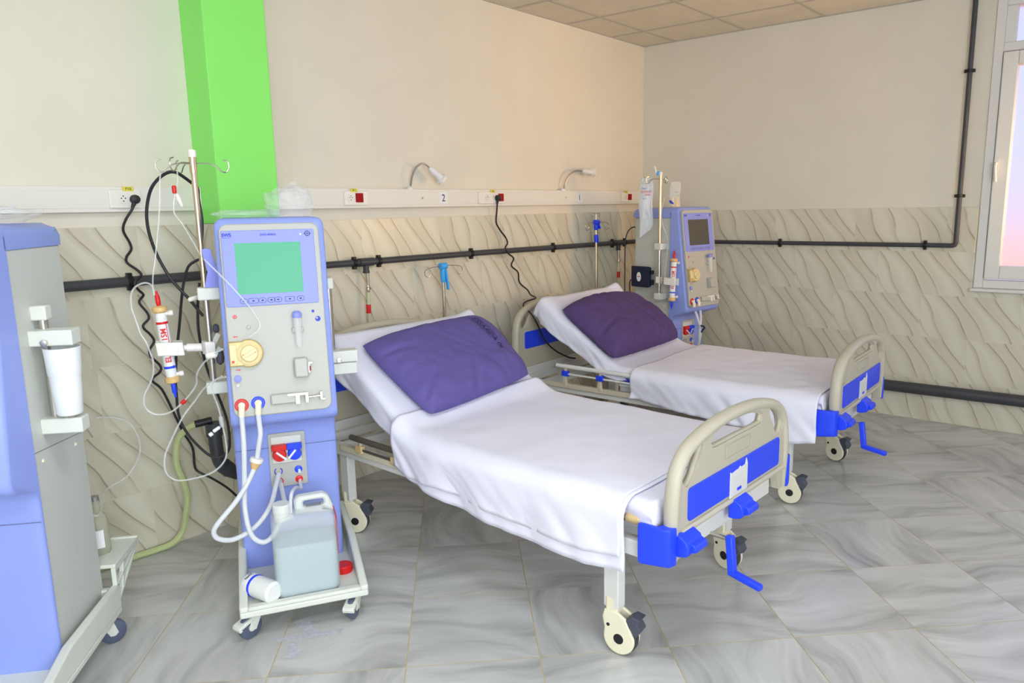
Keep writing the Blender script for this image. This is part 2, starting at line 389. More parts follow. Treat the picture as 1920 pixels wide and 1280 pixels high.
# tiled wainscot: printed tiles, each 60 x 30 cm
def wainscot(name, fn, length, w, offs, h=.3, rows=5, cut=None, seed=1):
    bm = bmesh.new(); uvl = bm.loops.layers.uv.new('UVMap'); rnd = random.Random(seed); gp = .0011
    for r in range(rows):
        z1 = 1.5-.3*r; z0 = z1-h
        k = -1
        while True:
            s0 = offs[r] % w + (k)*w; s1 = s0+w; k += 1
            if s0 > length: break
            oz = rnd.choice((0, 0, 2.0))
            a0, a1 = max(s0+gp, 0), min(s1-gp, length)
            if a1-a0 < .004: continue
            spans = [(a0, a1)]
            if cut and z1 > cut[2]+.02:
                c0, c1 = cut[0], cut[1]; ns = []
                for p, q in spans:
                    if p < c0: ns.append((p, min(q, c0)))
                    if q > c1: ns.append((max(p, c1), q))
                spans = ns
            pieces = [(p, q, z0+gp, z1-gp) for p, q in spans]
            if cut and z0 < cut[2]-.02 < z1: pieces.append((max(a0, cut[0]), min(a1, cut[1]), z0+gp, cut[2]-.02))
            for p, q, zz0, zz1 in pieces:
                if q-p < .004: continue
                vs = [(p, zz0), (q, zz0), (q, zz1), (p, zz1)]
                fr = bm.faces.new([bm.verts.new(fn(a, .008, z)) for a, z in vs])
                for l, (a, z) in zip(fr.loops, vs): l[uvl].uv = (a-s0, z-z0+oz)
                bk = [bm.verts.new(fn(a, 0, z)) for a, z in vs]
                fv = list(fr.verts)
                for i in range(4):
                    f = bm.faces.new((fv[i], bk[i], bk[(i+1) % 4], fv[(i+1) % 4]))
                    for l in f.loops: l[uvl].uv = (.02, .02)
    bmesh.ops.recalc_face_normals(bm, faces=bm.faces)
    me = bpy.data.meshes.new(name); bm.to_mesh(me); bm.free()
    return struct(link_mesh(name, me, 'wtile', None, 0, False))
# along the back wall the run is measured from the left end, along the right wall from the window end
LB = 9.0
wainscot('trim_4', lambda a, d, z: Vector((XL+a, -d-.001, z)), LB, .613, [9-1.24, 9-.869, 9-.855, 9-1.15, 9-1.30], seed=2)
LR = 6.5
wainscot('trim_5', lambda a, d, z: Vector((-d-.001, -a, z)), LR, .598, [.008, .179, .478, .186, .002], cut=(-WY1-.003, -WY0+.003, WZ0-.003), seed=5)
g = G(); g.box(XL, 0, -.0084, 0, 0, 1.5); struct(g.obj('trim_6', 'wallgrout'))
g = G(); g.box(-.0084, 0, YF, 0, 0, WZ0-.024); g.box(-.0084, 0, WY1+.002, 0, WZ0-.024, 1.5); g.box(-.0084, 0, YF, WY0-.002, WZ0-.024, 1.5); struct(g.obj('trim_7', 'wallgrout'))
# green pillar, tiled below
g = G(); g.box(-4.012, -3.708, -.2, 0, 1.501, H); struct(g.obj('wall_pillar', 'green', bevel=.004))
g = G(); g.box(-4.0138, -3.7135, -.1999, 0, 0, 1.5005); o = struct(g.obj('trim_8', 'wallgrout'))
wainscot('trim_9', lambda a, d, z: Vector((-4.010+a, -.192-d-.0005, z)), .30, .613, [.2, .4, .05, .3, .5], seed=9)
wainscot('trim_10', lambda a, d, z: Vector((-4.006-d-.0005, -.2+a, z)), .19, .613, [.1, .3, .2, .4, .6], seed=8)
mat('edge', (.86, .72, .46), .3)  # bright strips paint in the light glinting off tile edges
g = G(); g.box(-.0115, 0, -2.5805, -2.573, 1.2, 1.502); struct(g.obj('edge_glint_1', 'edge'))
g = G(); g.box(-4.668, -4.640, -.0100, 0, 1.205, 1.502); struct(g.obj('edge_glint_2', 'edge'))
# window in the right wall
def window():
    r = thing('window_1', 'white window frame with frosted panes in the right wall', 'window'); struct(r); del r['category']
    g = G(); x0, x1 = -.012, .10
    g.box(x0, x1, WY1-.055, WY1-.001, WZ0, WZ1); g.box(x0, x1, WY0+.001, WY0+.055, WZ0, WZ1)
    g.box(x0, x1, WY0+.055, WY1-.055, WZ1-.055, WZ1); g.box(x0, x1, WY0+.055, WY1-.055, WZ0, WZ0+.055)
    g.box(x0, x1, WY0+.055, WY1-.055, 2.47, 2.525); g.box(x0, x1, -3.30, -3.245, WZ0+.055, 2.47)
    g.obj('window_frame', 'pvcframe', r, bevel=.004)
    g = G()
    for a, b in ((WY1-.06, -3.24),(-3.305, WY0+.06)):
        z0, z1 = 1.03, 2.465; w = .085
        g.box(-.03, .05, a-w, a, z0, z1); g.box(-.03, .05, b, b+w, z0, z1); g.box(-.03, .05, b+w, a-w, z0, z0+w); g.box(-.03, .05, b+w, a-w, z1-w, z1)
    g.obj('window_sash', 'pvcframe', r, bevel=.006)
    g = G(); g.box(.012, .022, -3.26, WY1-.13, 1.10, 2.39); g.obj('pane', 'frosted', r, smooth=False)
    g = G(); g.box(.012, .022, WY0+.13, -3.29, 1.10, 2.39); g.obj('pane', 'frosted', r, smooth=False)
    g = G(); g.box(.012, .022, WY0+.05, WY1-.10, 2.52, 2.75); g.obj('pane', 'frosted', r, smooth=False)
    g = G(); g.box(-.002, .05, WY1-.115, WY1-.055, 2.525, 2.745); g.box(-.002, .05, WY0+.055, WY0+.115, 2.525, 2.745); g.obj('transom_bead', 'pvcframe', r, bevel=.003)
    g = G(); g.box(-.036, -.029, -2.672, -2.648, 1.72, 1.80); g.tube([(-.036, -2.66, 1.775), (-.062, -2.66, 1.775), (-.068, -2.661, 1.74), (-.066, -2.668, 1.66)], .009, 10, 4)
    g.obj('window_handle', 'pvcframe', r)
    g = G(); g.box(-.05, .10, WY0-.02, WY1+.012, WZ0-.022, WZ0-.001); g.obj('window_sill', 'pvcframe', r, bevel=.004)
window()
g = G(); g.box(.4, 30, -30, 24, -.35, -.25); struct(g.obj('ground', 'ground'))

# ------------------------------------------------------------------ wall services
FY = lambda x, z, d: Vector((x, -d, z))            # on the back wall: distance d out from it
def outlet(r, x, z, d0):
    sub = G().prism(circ(x, z, .0205), FY, d0-.001, d0+.003).obj('outlet', 'socketwhite', r, bevel=.001)
    g = G()
    for dx, dz in ((-.008, .003), (.008, .003), (0, -.009), (0, .012)): g.prism(circ(x+dx, z+dz, .0028, 10), FY, d0+.0025, d0+.0036)
    g.obj('pin_hole', 'black', r)
    return sub
def trunking(x0, x1, label, plates, calls):
    r = thing('cable_trunking', label, 'cable trunking', (0, 0, 0), 0)
    g = G(); g.box(x0, x1, -.045, 0, 1.562, 1.668); g.box(x0, x1, -.0465, -.044, 1.578, 1.652); g.obj('trunking_cover', 'trunk', r, bevel=.003)
    for px0, px1, outs, reds, tx, tt in plates:
        plate('socket_plate', [rrect(px0, px1, 1.577, 1.655, .006)], .012, 'socketwhite', r, axes((0, -.052, 0), (1,0,0), (0,0,1), (0,-1,0)), .003)
        for ox in outs: outlet(r, ox, 1.616, .058)
        for rx in reds:
            plate('red_switch', [rrect(rx-.024, rx+.024, 1.593, 1.643, .003)], .01, 'darkred', r, axes((0, -.061, 0), (1,0,0), (0,0,1), (0,-1,0)), .002)
        g = G(); g.box(tx-.022, tx+.022, -.060, -.0555, 1.648, 1.668); t = g.obj('yellow_tag', 'yellow', r)
        text('tag_lettering', tt, .016, 'black', r, axes((tx, -.0605, 1.658), (1,0,0), (0,0,1), (0,-1,0)))
    for cx, nx, s in calls:
        G().prism(circ(cx, 1.616, .0095, 20), FY, .044, .053).obj('call_button', 'socketwhite', r)
        G().prism(circ(cx, 1.616, .0045, 14), FY, .052, .0545).obj('button_cap', 'greyline', r)
        plate('number_card', [rrect(nx-.036, nx+.036, 1.578, 1.652, .002)], .002, 'label', r, axes((0, -.0475, 0), (1,0,0), (0,0,1), (0,-1,0)), .0005)
        text('number', s, .062, 'ink', r, axes((nx, -.0488, 1.614), (1,0,0), (0,0,1), (0,-1,0)), extrude=.0006)
    return r
trunking(-6.6, -4.013, 'cream cable trunking on the wall left of the green pillar', [(-4.42, -4.29, [-4.365, -4.32], [], -4.341, 'P10')], [])
trunking(-3.707, -.002, 'long cream cable trunking right of the green pillar with bed numbers 2 and 1', [
    (-3.215, -3.055, [-3.175], [-3.118], -3.150, 'P11'), (-2.15, -1.895, [-2.071, -2.01], [-1.938], -2.015, 'G1'), (-.43, -.262, [-.372], [-.309], -.362, 'P2')],
    [(-2.64, -2.462, '2'), (-1.193, -1.015, '1')])
def reading_lamp(label, pts, head):
    x0 = pts[0][0]
    r = thing('reading_lamp', label, 'wall lamp', (x0, -.03, 1.668), 0, 'gooseneck reading lamps on the trunking')
    P = [Vector(p)-Vector((x0, -.03, 1.668)) for p in pts]
    g = G(); g.lathe((0, 0, 0), (0, 0, 1), [(.022, -.003), (.022, .008), (.012, .014), (.007, .02)]); g.obj('lamp_base', 'lampwhite', r)
    g = G(); g.tube(P, .006, 8, 8); g.obj('gooseneck', 'alu', r)
    d = (P[-1]-P[-2]).normalized(); g = G(); L = head
    g.lathe(P[-1], d, [(.004, -.006), (.012, 0), (.017, .012), (.022, L*.55), (.024, L*.8)]); g.obj('lamp_shade', 'lampwhite', r)
    g = G(); g.lathe(P[-1], d, [(.0235, L*.8), (.033, L*.84), (.034, L*.98), (.030, L), (.020, L*.97), (0, L*.965)]); g.obj('lamp_lens', 'socketwhite', r)
reading_lamp('white gooseneck reading lamp on the trunking beside number 2', [(-2.718, -.03, 1.668), (-2.714, -.05, 1.743), (-2.696, -.065, 1.790), (-2.660, -.075, 1.815), (-2.627, -.08, 1.812), (-2.602, -.085, 1.792)], .115)
reading_lamp('white gooseneck reading lamp on the trunking beside number 1', [(-1.199, -.03, 1.668), (-1.197, -.045, 1.714), (-1.171, -.055, 1.765), (-1.123, -.065, 1.801), (-1.065, -.07, 1.815), (-1.010, -.075, 1.812)], .125)

def clip(r, p, axis, rad):
    g = G(); p = Vector(p); a = Vector(axis)
    w = Vector((0, 0, 1)) if abs(a.z) < .5 else Vector((0, 1, 0))
    g.cyl(p-a*.011, p+a*.011, rad+.006, seg=18)
    n = a.cross(w)
    for s in (-1, 1): g.beam(p+w*s*(rad+.002), p+w*s*(rad+.016), .022, .020, up=tuple(a))
    g.obj('pipe_clip', 'clip', r, bevel=.001)
def pipe(label, P, rad, clips, tees=(), seg=18, bend=0, name='drain_pipe', m='pvc', group=None):
    r = thing(name, label, 'pipe', P[0], 0, group); o = Vector(P[0])
    g = G(); g.tube([Vector(p)-o for p in P], rad, seg); g.obj('pipe_run', m, r)
    for p, ax in clips: clip(r, Vector(p)-o, ax, rad)
    for tx, tz in tees:
        g = G(); c = Vector((tx, -.045, tz))-o
        g.cyl(c-Vector((.05, 0, 0)), c+Vector((.05, 0, 0)), rad+.005, seg=20); g.cyl(c, c-Vector((0, 0, .055)), rad*.9, seg=18); g.cyl(c-Vector((0, 0, .05)), c-Vector((0, 0, .062)), rad*1.05, seg=18)
        g.obj('tee_fitting', 'pvc', r)
    return r
pipe('dark grey drain pipe on the tiles left of the green pillar', [(-6.4, -.045, 1.262), (-4.014, -.045, 1.262)], .022, [((-4.372, -.045, 1.262), (1, 0, 0))])
pipe('long dark grey drain pipe on the tiles above both bed heads', [(-3.708, -.045, 1.262), (-2.2, -.045, 1.258), (-.04, -.045, 1.240)], .0185,
     [((x, -.045, z), (1, 0, 0)) for x, z in ((-3.168, 1.260), (-2.995, 1.260), (-2.229, 1.258), (-1.351, 1.251), (-.552, 1.244), (-.365, 1.243))], [(-3.087, 1.260), (-.458, 1.2435)])
cr = catmull([(-.034, -2.40, 1.2448), (-.034, -2.447, 1.2455), (-.034, -2.464, 1.262), (-.034, -2.465, 1.31)], 5)
pipe('dark pipe along the right wall tiles turning up beside the window', [(-.034, -.05, 1.240), (-.034, -1.3, 1.243)]+[tuple(c) for c in cr]+[(-.034, -2.466, 2.0), (-.034, -2.465, H-.003)], .0155,
     [((-.034, -1.256, 1.243), (0, 1, 0)), ((-.034, -2.279, 1.245), (0, 1, 0)), ((-.034, -2.465, 2.372), (0, 0, 1)), ((-.034, -2.466, 1.575), (0, 0, 1))])
pipe('thick dark grey waste pipe low along the right wall', [(-.06, -.05, .215), (-.06, -2.1, .232), (-.06, -6.4, .262)], .040, [], seg=24)
def drop_hose(x, label, z0=1.197):
    r = thing('drain_hose', label, 'hose', (x, -.052, .62), 0, 'pale drain hoses hanging from pipe tees')
    g = G(); z = z0-.62
    g.tube([(0, 0, z), (.001, 0, z-.07)], .007, 10); g.tube([(.008, -.002, z), (.006, -.002, z-.08)], .003, 8); g.tube([(-.006, -.004, z-.078), (.008, -.008, z-.084), (.014, -.004, z-.09)], .004, 8, 3)
    g.lathe((0, 0, z-.095), (0, 0, 1), [(.008, -.02), (.010, -.005), (.010, .01), (.006, .03)], 14); g.obj('hose_nozzle', 'steel', r)
    g = G(); g.tube([(0, 0, z-.10), (-.004, 0, z-.25), (-.008, 0, 0)], .009, 12, 5); g.obj('hose_tube', 'palegreen', r)
    g = G(); g.cyl((-.003, 0, z-.178), (-.0045, 0, z-.228), .0135, seg=16); g.obj('red_band', 'red', r)
drop_hose(-3.087, 'pale green drain hose with red band behind the nearer bed')
drop_hose(-.462, 'pale green drain hose with red band behind the farther bed, near the corner', 1.182)

def cord(name, label, P, r, plug=None, m='black', cat='cord', smooth=5, group=None, ends=None):
    t = thing(name, label, cat, P[0], 0, group); o = Vector(P[0])
    g = G(); g.tube([Vector(p)-o for p in P], r, 8, smooth); g.obj('cable', m, t)
    if plug:
        c = Vector(plug)-o; g = G(); g.lathe(c+Vector((0, .004, 0)), (0, -1, 0), [(.019, 0), (.020, .012), (.017, .026), (.009, .030), (0, .031)], 20)
        d = (Vector(P[1])-Vector(P[0])).normalized(); g.tube([c+Vector((0, -.012, 0)), c+Vector((0, -.012, 0))+d*.04], .012, 12, r2=.006); g.obj('plug', 'blackrub', t)
    return t
CORD_L = [(-4.32, -.075, 1.613), (-4.338, -.072, 1.573), (-4.363, -.055, 1.528), (-4.372, -.04, 1.483), (-4.349, -.035, 1.429), (-4.346, -.035, 1.399), (-4.371, -.04, 1.368), (-4.374, -.05, 1.343), (-4.346, -.07, 1.313), (-4.335, -.082, 1.289), (-4.365, -.085, 1.266), (-4.366, -.085, 1.245), (-4.35, -.08, 1.222), (-4.322, -.05, 1.198), (-4.339, -.04, 1.167), (-4.314, -.045, 1.121), (-4.308, -.045, 1.091), (-4.337, -.045, 1.059), (-4.307, -.045, 1.016), (-4.296, -.045, .985), (-4.318, -.045, .952), (-4.317, -.045, .92), (-4.281, -.045, .872), (-4.284, -.045, .843), (-4.326, -.05, .813), (-4.288, -.055, .761), (-4.247, -.06, .638), (-4.217, -.065, .543), (-4.184, -.07, .462), (-4.185, -.075, .377), (-4.173, -.08, .342), (-4.130, -.12, .304), (-4.095, -.19, .262), (-4.075, -.27, .215), (-4.062, -.31, .20)]
cord('power_cord', 'black wavy power cord plugged in left of the green pillar', CORD_L, .0055, (-4.321, -.062, 1.614))
CORD_M = [(-1.980, -.075, 1.614), (-1.986, -.07, 1.583), (-1.972, -.05, 1.526), (-1.969, -.04, 1.451), (-1.92, -.035, 1.393), (-1.877, -.04, 1.347), (-1.882, -.06, 1.308), (-1.929, -.08, 1.279), (-1.899, -.08, 1.240), (-1.809, -.05, 1.2), (-1.828, -.045, 1.15), (-1.76, -.045, 1.1), (-1.751, -.045, 1.039), (-1.728, -.05, 1.006), (-1.672, -.055, .968), (-1.69, -.10, .935), (-1.78, -.22, .93), (-1.93, -.262, .925), (-1.992, -.285, .905), (-2.02, -.37, .862), (-2.04, -.425, .823), (-1.995, -.43, .747), (-1.945, -.43, .674), (-1.855, -.44, .597), (-1.735, -.46, .532), (-1.70, -.50, .522)]
cord('power_cord', 'black power cord plugged in between numbers 2 and 1, draped over the farther headboard', CORD_M, .0055, (-1.98, -.062, 1.614))

# ------------------------------------------------------------------ dialysis machines (local frame: u right, v back, z up)
TH = math.atan2(.09, .695)
PM = axes((0, .21, .81), (1, 0, 0), (0, math.sin(TH), math.cos(TH)), (0, -math.cos(TH), math.sin(TH)))   # leaning front panel: u, w, outward
def PP(u, w, d=0): return PM @ Vector((u, w, d))
def VP(v): return axes((0, v, 0), (1, 0, 0), (0, 0, 1), (0, -1, 0))
def caster(r, u, v, ang, pedal=True):
    wheel_r = .046
    c = math.cos(ang); s = math.sin(ang); d = Vector((c, s, 0)); a = Vector((-s, c, 0)); top = .105
    ctr = Vector((u, v, wheel_r))+d*.022
    g = G(); g.cyl((u, v, top), (u, v, .085), .02, seg=16)
    for k in (-1, 1):
        pts = [Vector((u, v, .092))-d*.022, Vector((u, v, .092))+d*.024, ctr+d*.016+Vector((0, 0, -.004)), ctr-d*.012+Vector((0, 0, -.012)), ctr-d*.018]
        A = [g.bm.verts.new(p+a*k*.017) for p in pts]; B = [g.bm.verts.new(p+a*k*.022) for p in pts]
        g.bm.faces.new(A); g.bm.faces.new(B[::-1])
        for i in range(5): g.bm.faces.new((A[i], B[i], B[(i+1) % 5], A[(i+1) % 5]))
    g.box(-.022, .024, -.022, .022, .086, .096, Matrix.Translation((u, v, 0)) @ Matrix.Rotation(ang, 4, 'Z'))
    h = g.obj('caster', 'trayplastic', r, bevel=.002)
    g = G(); g.lathe(ctr-a*.014, a, [(.010, 0), (.036, 0), (.0445, .005), (.046, .014), (.0445, .023), (.036, .028), (.010, .028)], 28); g.obj('wheel', 'wheelblue', h)
    g = G(); g.cyl(ctr-a*.0165, ctr+a*.0165, .015, seg=18); g.obj('hub', 'trayplastic', h)
    if pedal:
        g = G(); M = Matrix.Translation(Vector((u, v, .084))+d*.004) @ Matrix.Rotation(ang, 4, 'Z') @ Matrix.Rotation(.30, 4, 'Y'); g.box(.012, .076, -.023, .023, -.006, .007, M)
        g.box(.068, .080, -.023, .023, -.013, .002, M)
        g.obj('brake_pedal', 'trayplastic', h, bevel=.003)
    return h
def hooks(g, c, zz, spread):
    for a in spread:
        d = Vector((math.cos(a), math.sin(a), 0)); n = Vector((-d.y, d.x, 0)); c0 = Vector((c[0], c[1], zz))
        P = [c0, c0+d*.06, c0+d*.085+Vector((0, 0, -.012)), c0+d*.10+Vector((0, 0, -.028)), c0+d*.118+Vector((0, 0, -.03))+n*.004, c0+d*.130+Vector((0, 0, -.012))+n*.006, c0+d*.126+Vector((0, 0, .010))+n*.006, c0+d*.110+Vector((0, 0, .016))+n*.006]
        g.tube(P, .0026, 8, 5)
def machine(label, loc, rz, scr, front=True, pole=True, shelf=False, slide=.925, hosed=True, pinch=False):
    r = thing('dialysis_machine', label, 'dialysis machine', loc, rz, 'dialysis machines')
    # tray base with raised lips
    g = G(); Wd, D = .462, .745
    g.box(0, Wd, 0, D, .098, .1225)
    for x0 in (0, Wd-.030): g.prism([(0, .12), (D, .12), (D, .205), (.33, .212), (.02, .146), (0, .140)], lambda v, z, u: Vector((u, v, z)), x0, x0+.030)
    g.box(.029, Wd-.029, 0, .034, .121, .138); g.box(.029, Wd-.029, D-.03, D, .121, .198)
    g.obj('base_tray', 'trayplastic', r, bevel=.006)
    for u, v, a in ((.048, .055, 3.75), (Wd-.048, .055, 4.25), (.04, D-.05, 2.0), (Wd-.045, D-.055, .55)): caster(r, u, v, a, pedal=v < .3)
    # grey cabinet sides and back
    g = G(); g.box(.034, .408, .37, .735, .122, 1.455); g.obj('cabinet', 'greyside', r, bevel=.004)
    g = G()
    for u in (.0335, .4085): g.beam((u, .36, .835), (u, .736, .80), .0016, .0022)
    g.obj('cabinet_seam', 'greyline', r, smooth=False)
    for u, s in ((.408, 1), (.034, -1)):
        for v, z in ((.43, .795), (.665, .775)): g = G(); g.lathe((u, v, z), (s, 0, 0), [(.007, -.001), (.006, .004), (0, .005)], 14); g.obj('panel_screw', 'cream', r)
    # blue front shell: overhanging upper body, recessed lower front
    prof = [(.378, 1.53), (.325, 1.53), (.312, 1.522), (.303, 1.505), (.212, .80), (.214, .775), (.235, .755), (.31, .735), (.345, .715), (.357, .68), (.357, .1226), (.378, .1226)]
    def rounded_shell(prof, u0, u1, ztop, R, rb=0):
        g = G(); sl = [R*(1-math.cos(k*PI/10)) for k in range(6)]; us = [u0+e for e in sl]+[u1-e for e in sl[::-1]]; rings = []
        for k, u in enumerate(us):
            e = min(u-u0, u1-u); q = R-math.sqrt(max(0, R*R-(R-e)**2)); f = min(1, q/R)
            rings.append([g.bm.verts.new((u, v+(rb*f if v < .37 else 0), min(z, ztop-q-(.0008*i if z > ztop-q else 0)))) for i, (v, z) in enumerate(prof)])
        n = len(prof); g.bm.faces.new(rings[0]); g.bm.faces.new(rings[-1][::-1])
        for A, B in zip(rings, rings[1:]):
            for i in range(n): g.bm.faces.new((A[i], B[i], B[(i+1) % n], A[(i+1) % n]))
        return g
    rounded_shell(prof, .020, .412, 1.53, .030, .016).obj('front_shell', 'peri', r, ang=48)
    prof = [(.37, 1.455), (.738, 1.455), (.740, 1.49), (.725, 1.515), (.69, 1.53), (.37, 1.53)]
    rounded_shell(prof, .020, .412, 1.53, .030).obj('top_cap', 'peri', r, ang=48)
    g = G(); g.beam((.0185, .356, .621), (.4135, .356, .621), .0016, .0022); g.obj('shell_seam', 'seam', r, smooth=False)
    # right hand rail with sliding bracket
    g = G(); g.box(.405, .452, .475, .52, 1.232, 1.278); g.obj('rail_block', 'trayplastic', r, bevel=.005)
    g = G(); g.box(.400, .526, .45, .51, .873, .922); g.obj('lower_bracket', 'trayplastic', r, bevel=.005)
    g = G(); g.cyl((.432, .497, .90), (.432, .497, 1.245), .0135, seg=20); g.obj('side_rail', 'steel', r)
    g = G(); g.box(.402, .530, .445, .512, slide, slide+.049); g.obj('sliding_bracket', 'trayplastic', r, bevel=.004)
    g = G(); g.lathe((.452, .445, slide+.012), (0, -1, 0), [(.011, 0), (.011, .012), (0, .014)], 6); g.obj('bracket_screw', 'steel', r)
    if shelf:
        g = G(); g.box(.10, .456, .74, .985, .272, .286); g.box(.10, .456, .975, .985, .262, .292); g.obj('rear_shelf', 'trayplastic', r, bevel=.002)
        for u in (.115, .447):
            g = G()
            for a, b in (((u, .742, .20), (u, .98, .27)), ((u, .742, .135), (u, .98, .268)), ((u, .745, .135), (u, .745, .272)), ((u, .83, .272), (u, .80, .17)), ((u, .742, .262), (u, .98, .268))): g.beam(a, b, .012, .016, up=(1, 0, 0))
            g.obj('shelf_bracket', 'trayplastic', r, bevel=.002)
    if pole:
        g = G(); g.cyl((-.035, .43, .86), (-.035, .43, 1.245), .0125, seg=20); g.obj('pole_base', 'steel', r)
        g = G(); g.cyl((-.035, .43, 1.245), (-.035, .43, 1.735), .0105, seg=20); g.cyl((-.035, .43, 1.70), (-.035, .43, 1.76), .0135, seg=20); p = g.obj('pole', 'brass', r)
        g = G(); hooks(g, (-.035, .43), 1.735, [math.radians(x) for x in (15, 118, 168, 235)]); g.obj('hook', 'steel', p)
        g = G(); g.lathe((-.035, .43, 1.758), (0, 0, 1), [(.0145, 0), (.0155, .012), (.014, .026), (0, .028)], 18); g.obj('pole_cap', 'socketwhite', p)
        for z in (1.222, .852):
            g = G(); g.box(-.062, .04, .40, .46, z, z+.048); g.obj('pole_bracket', 'trayplastic', r, bevel=.005)
    if not front: return r
    # white front plate
    fp = plate('front_panel', [rrect(.036, .390, -.012, .704, .030)], .022, 'ivory', r, PM @ Matrix.Translation((0, 0, .006)), .005)
    dis = plate('display', [rrect(.043, .371, .399, .679, .006)], .008, 'bezel', r, PM @ Matrix.Translation((0, 0, .018)), .002)
    plate('screen', [rrect(.086, .318, .444, .632, .002)], .003, scr, dis, PM @ Matrix.Translation((0, 0, .0215)), .0008)
    D0 = .0222
    for k, u in enumerate((.104, .137, .169, .200, .224, .266, .305)):
        w = .0135 if k not in (1, 5) else .017
        lo = [rrect(u-w, u+w, .4185-.0095, .4185+.0095, .009 if k not in (1, 5) else .003), rrect(u-w+.0012, u+w-.0012, .4185-.0083, .4185+.0083, .008 if k not in (1, 5) else .0025)]
        plate('display_button', lo, .0006, 'ink', dis, PM @ Matrix.Translation((0, 0, D0)), .0002)
        plate('button_mark', [rrect(u-.004, u+.004, .4165, .4205, .001)], .0006, 'ink', dis, PM @ Matrix.Translation((0, 0, D0)), .0002)
    text('logo', 'SWS', .0165, 'inkblue', dis, PM @ Matrix.Translation((.062, .6625, D0)), bold=.0008)
    g = G(); g.box(.047, .077, .652, .6532, D0-.0003, D0+.0005, PM); g.obj('logo_line', 'inkblue', dis, smooth=False)
    text('model_lettering', 'SWS-4000A', .0115, 'inkblue', dis, PM @ Matrix.Translation((.206, .661, D0)), bold=.0003)
    plate('round_emblem', [circ(.347, .662, .010), circ(.347, .662, .0078)], .0006, 'ink', dis, PM @ Matrix.Translation((0, 0, D0)), .0002)
    g = G(); g.box(.333, .361, .6612, .6628, D0-.0003, D0+.0005, PM); g.box(.3462, .3478, .652, .672, D0-.0003, D0+.0005, PM); g.obj('emblem_cross', 'ink', dis, smooth=False)
    plate('indicator_lamp', [circ(.322, .660, .0035, 14)], .001, 'label', dis, PM @ Matrix.Translation((0, 0, D0)), .0003)
    D1 = .0175
    # marks on the plate
    plate('red_mark', [circ(.067, .363, .0075), circ(.067, .363, .0048), ], .0008, 'red', r, PM @ Matrix.Translation((0, 0, D1)), .0003)
    plate('red_mark', [circ(.067, .363, .003, 12)], .0008, 'red', r, PM @ Matrix.Translation((0, 0, D1)), .0003)
    plate('blue_mark', [circ(.346, .367, .0055, 18)], .0008, 'inkblue', r, PM @ Matrix.Translation((0, 0, D1)), .0003)
    plate('blue_mark', [circ(.362, .337, .010), circ(.359, .340, .004, 14)], .0008, 'inkblue', r, PM @ Matrix.Translation((0, 0, D1)), .0003)
    def arrow(u, w, s):
        plate('arrow_mark', [[(u-s*.009, w), (u-s*.003, w+.004), (u-s*.003, w+.0013), (u+s*.008, w+.0013), (u+s*.008, w-.0013), (u-s*.003, w-.0013), (u-s*.003, w-.004)]], .0008, 'red', r, PM @ Matrix.Translation((0, 0, D1)), .0002)
    arrow(.064, .289, 1); arrow(.064, .166, -1)
    # blood pump
    bp = plate('blood_pump', [[(.036, .272), (.085, .272)]+[(.105+.052*math.cos(t), .226+.052*math.sin(t)) for t in [math.radians(110-k*10) for k in range(23)]]+[(.085, .180), (.036, .180)]], .024, 'gold', r, PM @ Matrix.Translation((0, 0, .026)), .005)
    g = G(); g.lathe(PP(.107, .226, .036), PM.to_3x3() @ Vector((0, 0, 1)), [(.044, 0), (.045, .006), (.040, .009), (.036, .007)], 32); g.obj('pump_ring', 'goldlid', bp)
    g = G(); g.lathe(PP(.107, .226, .040), PM.to_3x3() @ Vector((0, 0, 1)), [(.030, 0), (.031, .010), (.028, .014), (0, .014)], 32); g.box(-.028, .028, -.006, .006, .012, .020, PM @ Matrix.Translation((.107, .226, .040)) @ Matrix.Rotation(.5, 4, 'Z')); g.obj('pump_rotor', 'goldlid', bp, bevel=.001)
    for s in (-1, 1):
        plate('rotor_arrow', [[(.107+s*.018+.022*0, .226+s*.012), (.107+s*.024, .226+s*.004), (.107+s*.021, .226+s*.001), (.107+s*.014, .226+s*.010)]], .0008, 'red', bp, PM @ Matrix.Translation((0, 0, .0547)), .0002)
    plate('pump_window', [rrect(.040, .064, .190, .262, .004)], .008, 'goldlid', bp, PM @ Matrix.Translation((0, 0, .040)), .002)
    g = G(); g.box(.045, .054, .194, .203, .043, .0455, PM); g.obj('red_square', 'red', bp)
    # sensor ports, drip chamber with holder, clamp, syringe pump
    g = G(); g.lathe(PP(.060, .134, D1-.002), PM.to_3x3() @ Vector((0, 0, 1)), [(.013, 0), (.013, .012), (.008, .014), (0, .014)], 20); g.obj('pressure_port', 'bezel', r)
    g = G(); g.lathe(PP(.059, .109, D1-.002), PM.to_3x3() @ Vector((0, 0, 1)), [(.009, 0), (.009, .014), (.005, .017), (0, .017)], 18); g.obj('pressure_port', 'clear', r)
    g = G(); g.lathe(PP(.112, .322, D1-.002), PM.to_3x3() @ Vector((0, 0, 1)), [(.008, 0), (.007, .012), (0, .014)], 16); g.obj('tube_clip', 'ivory', r)
    g = G(); g.lathe(PP(.285, .30, .042), PM.to_3x3() @ Vector((0, 1, 0)), [(.006, -.065), (.011, -.055), (.012, -.01), (.013, .0), (.015, .02), (.016, .05), (.012, .058), (.004, .062)], 20); dr = g.obj('drip_chamber', 'clear', r)
    g = G(); g.lathe(PP(.285, .345, .042), PM.to_3x3() @ Vector((0, 1, 0)), [(.0165, 0), (.0175, .004), (.0175, .018), (.010, .026), (0, .027)], 20); g.obj('drip_cap', 'bezel', dr)
    g = G(); g.box(.264, .306, .292, .310, D1-.002, .034, PM); g.obj('chamber_holder', 'ivory', r, bevel=.003)
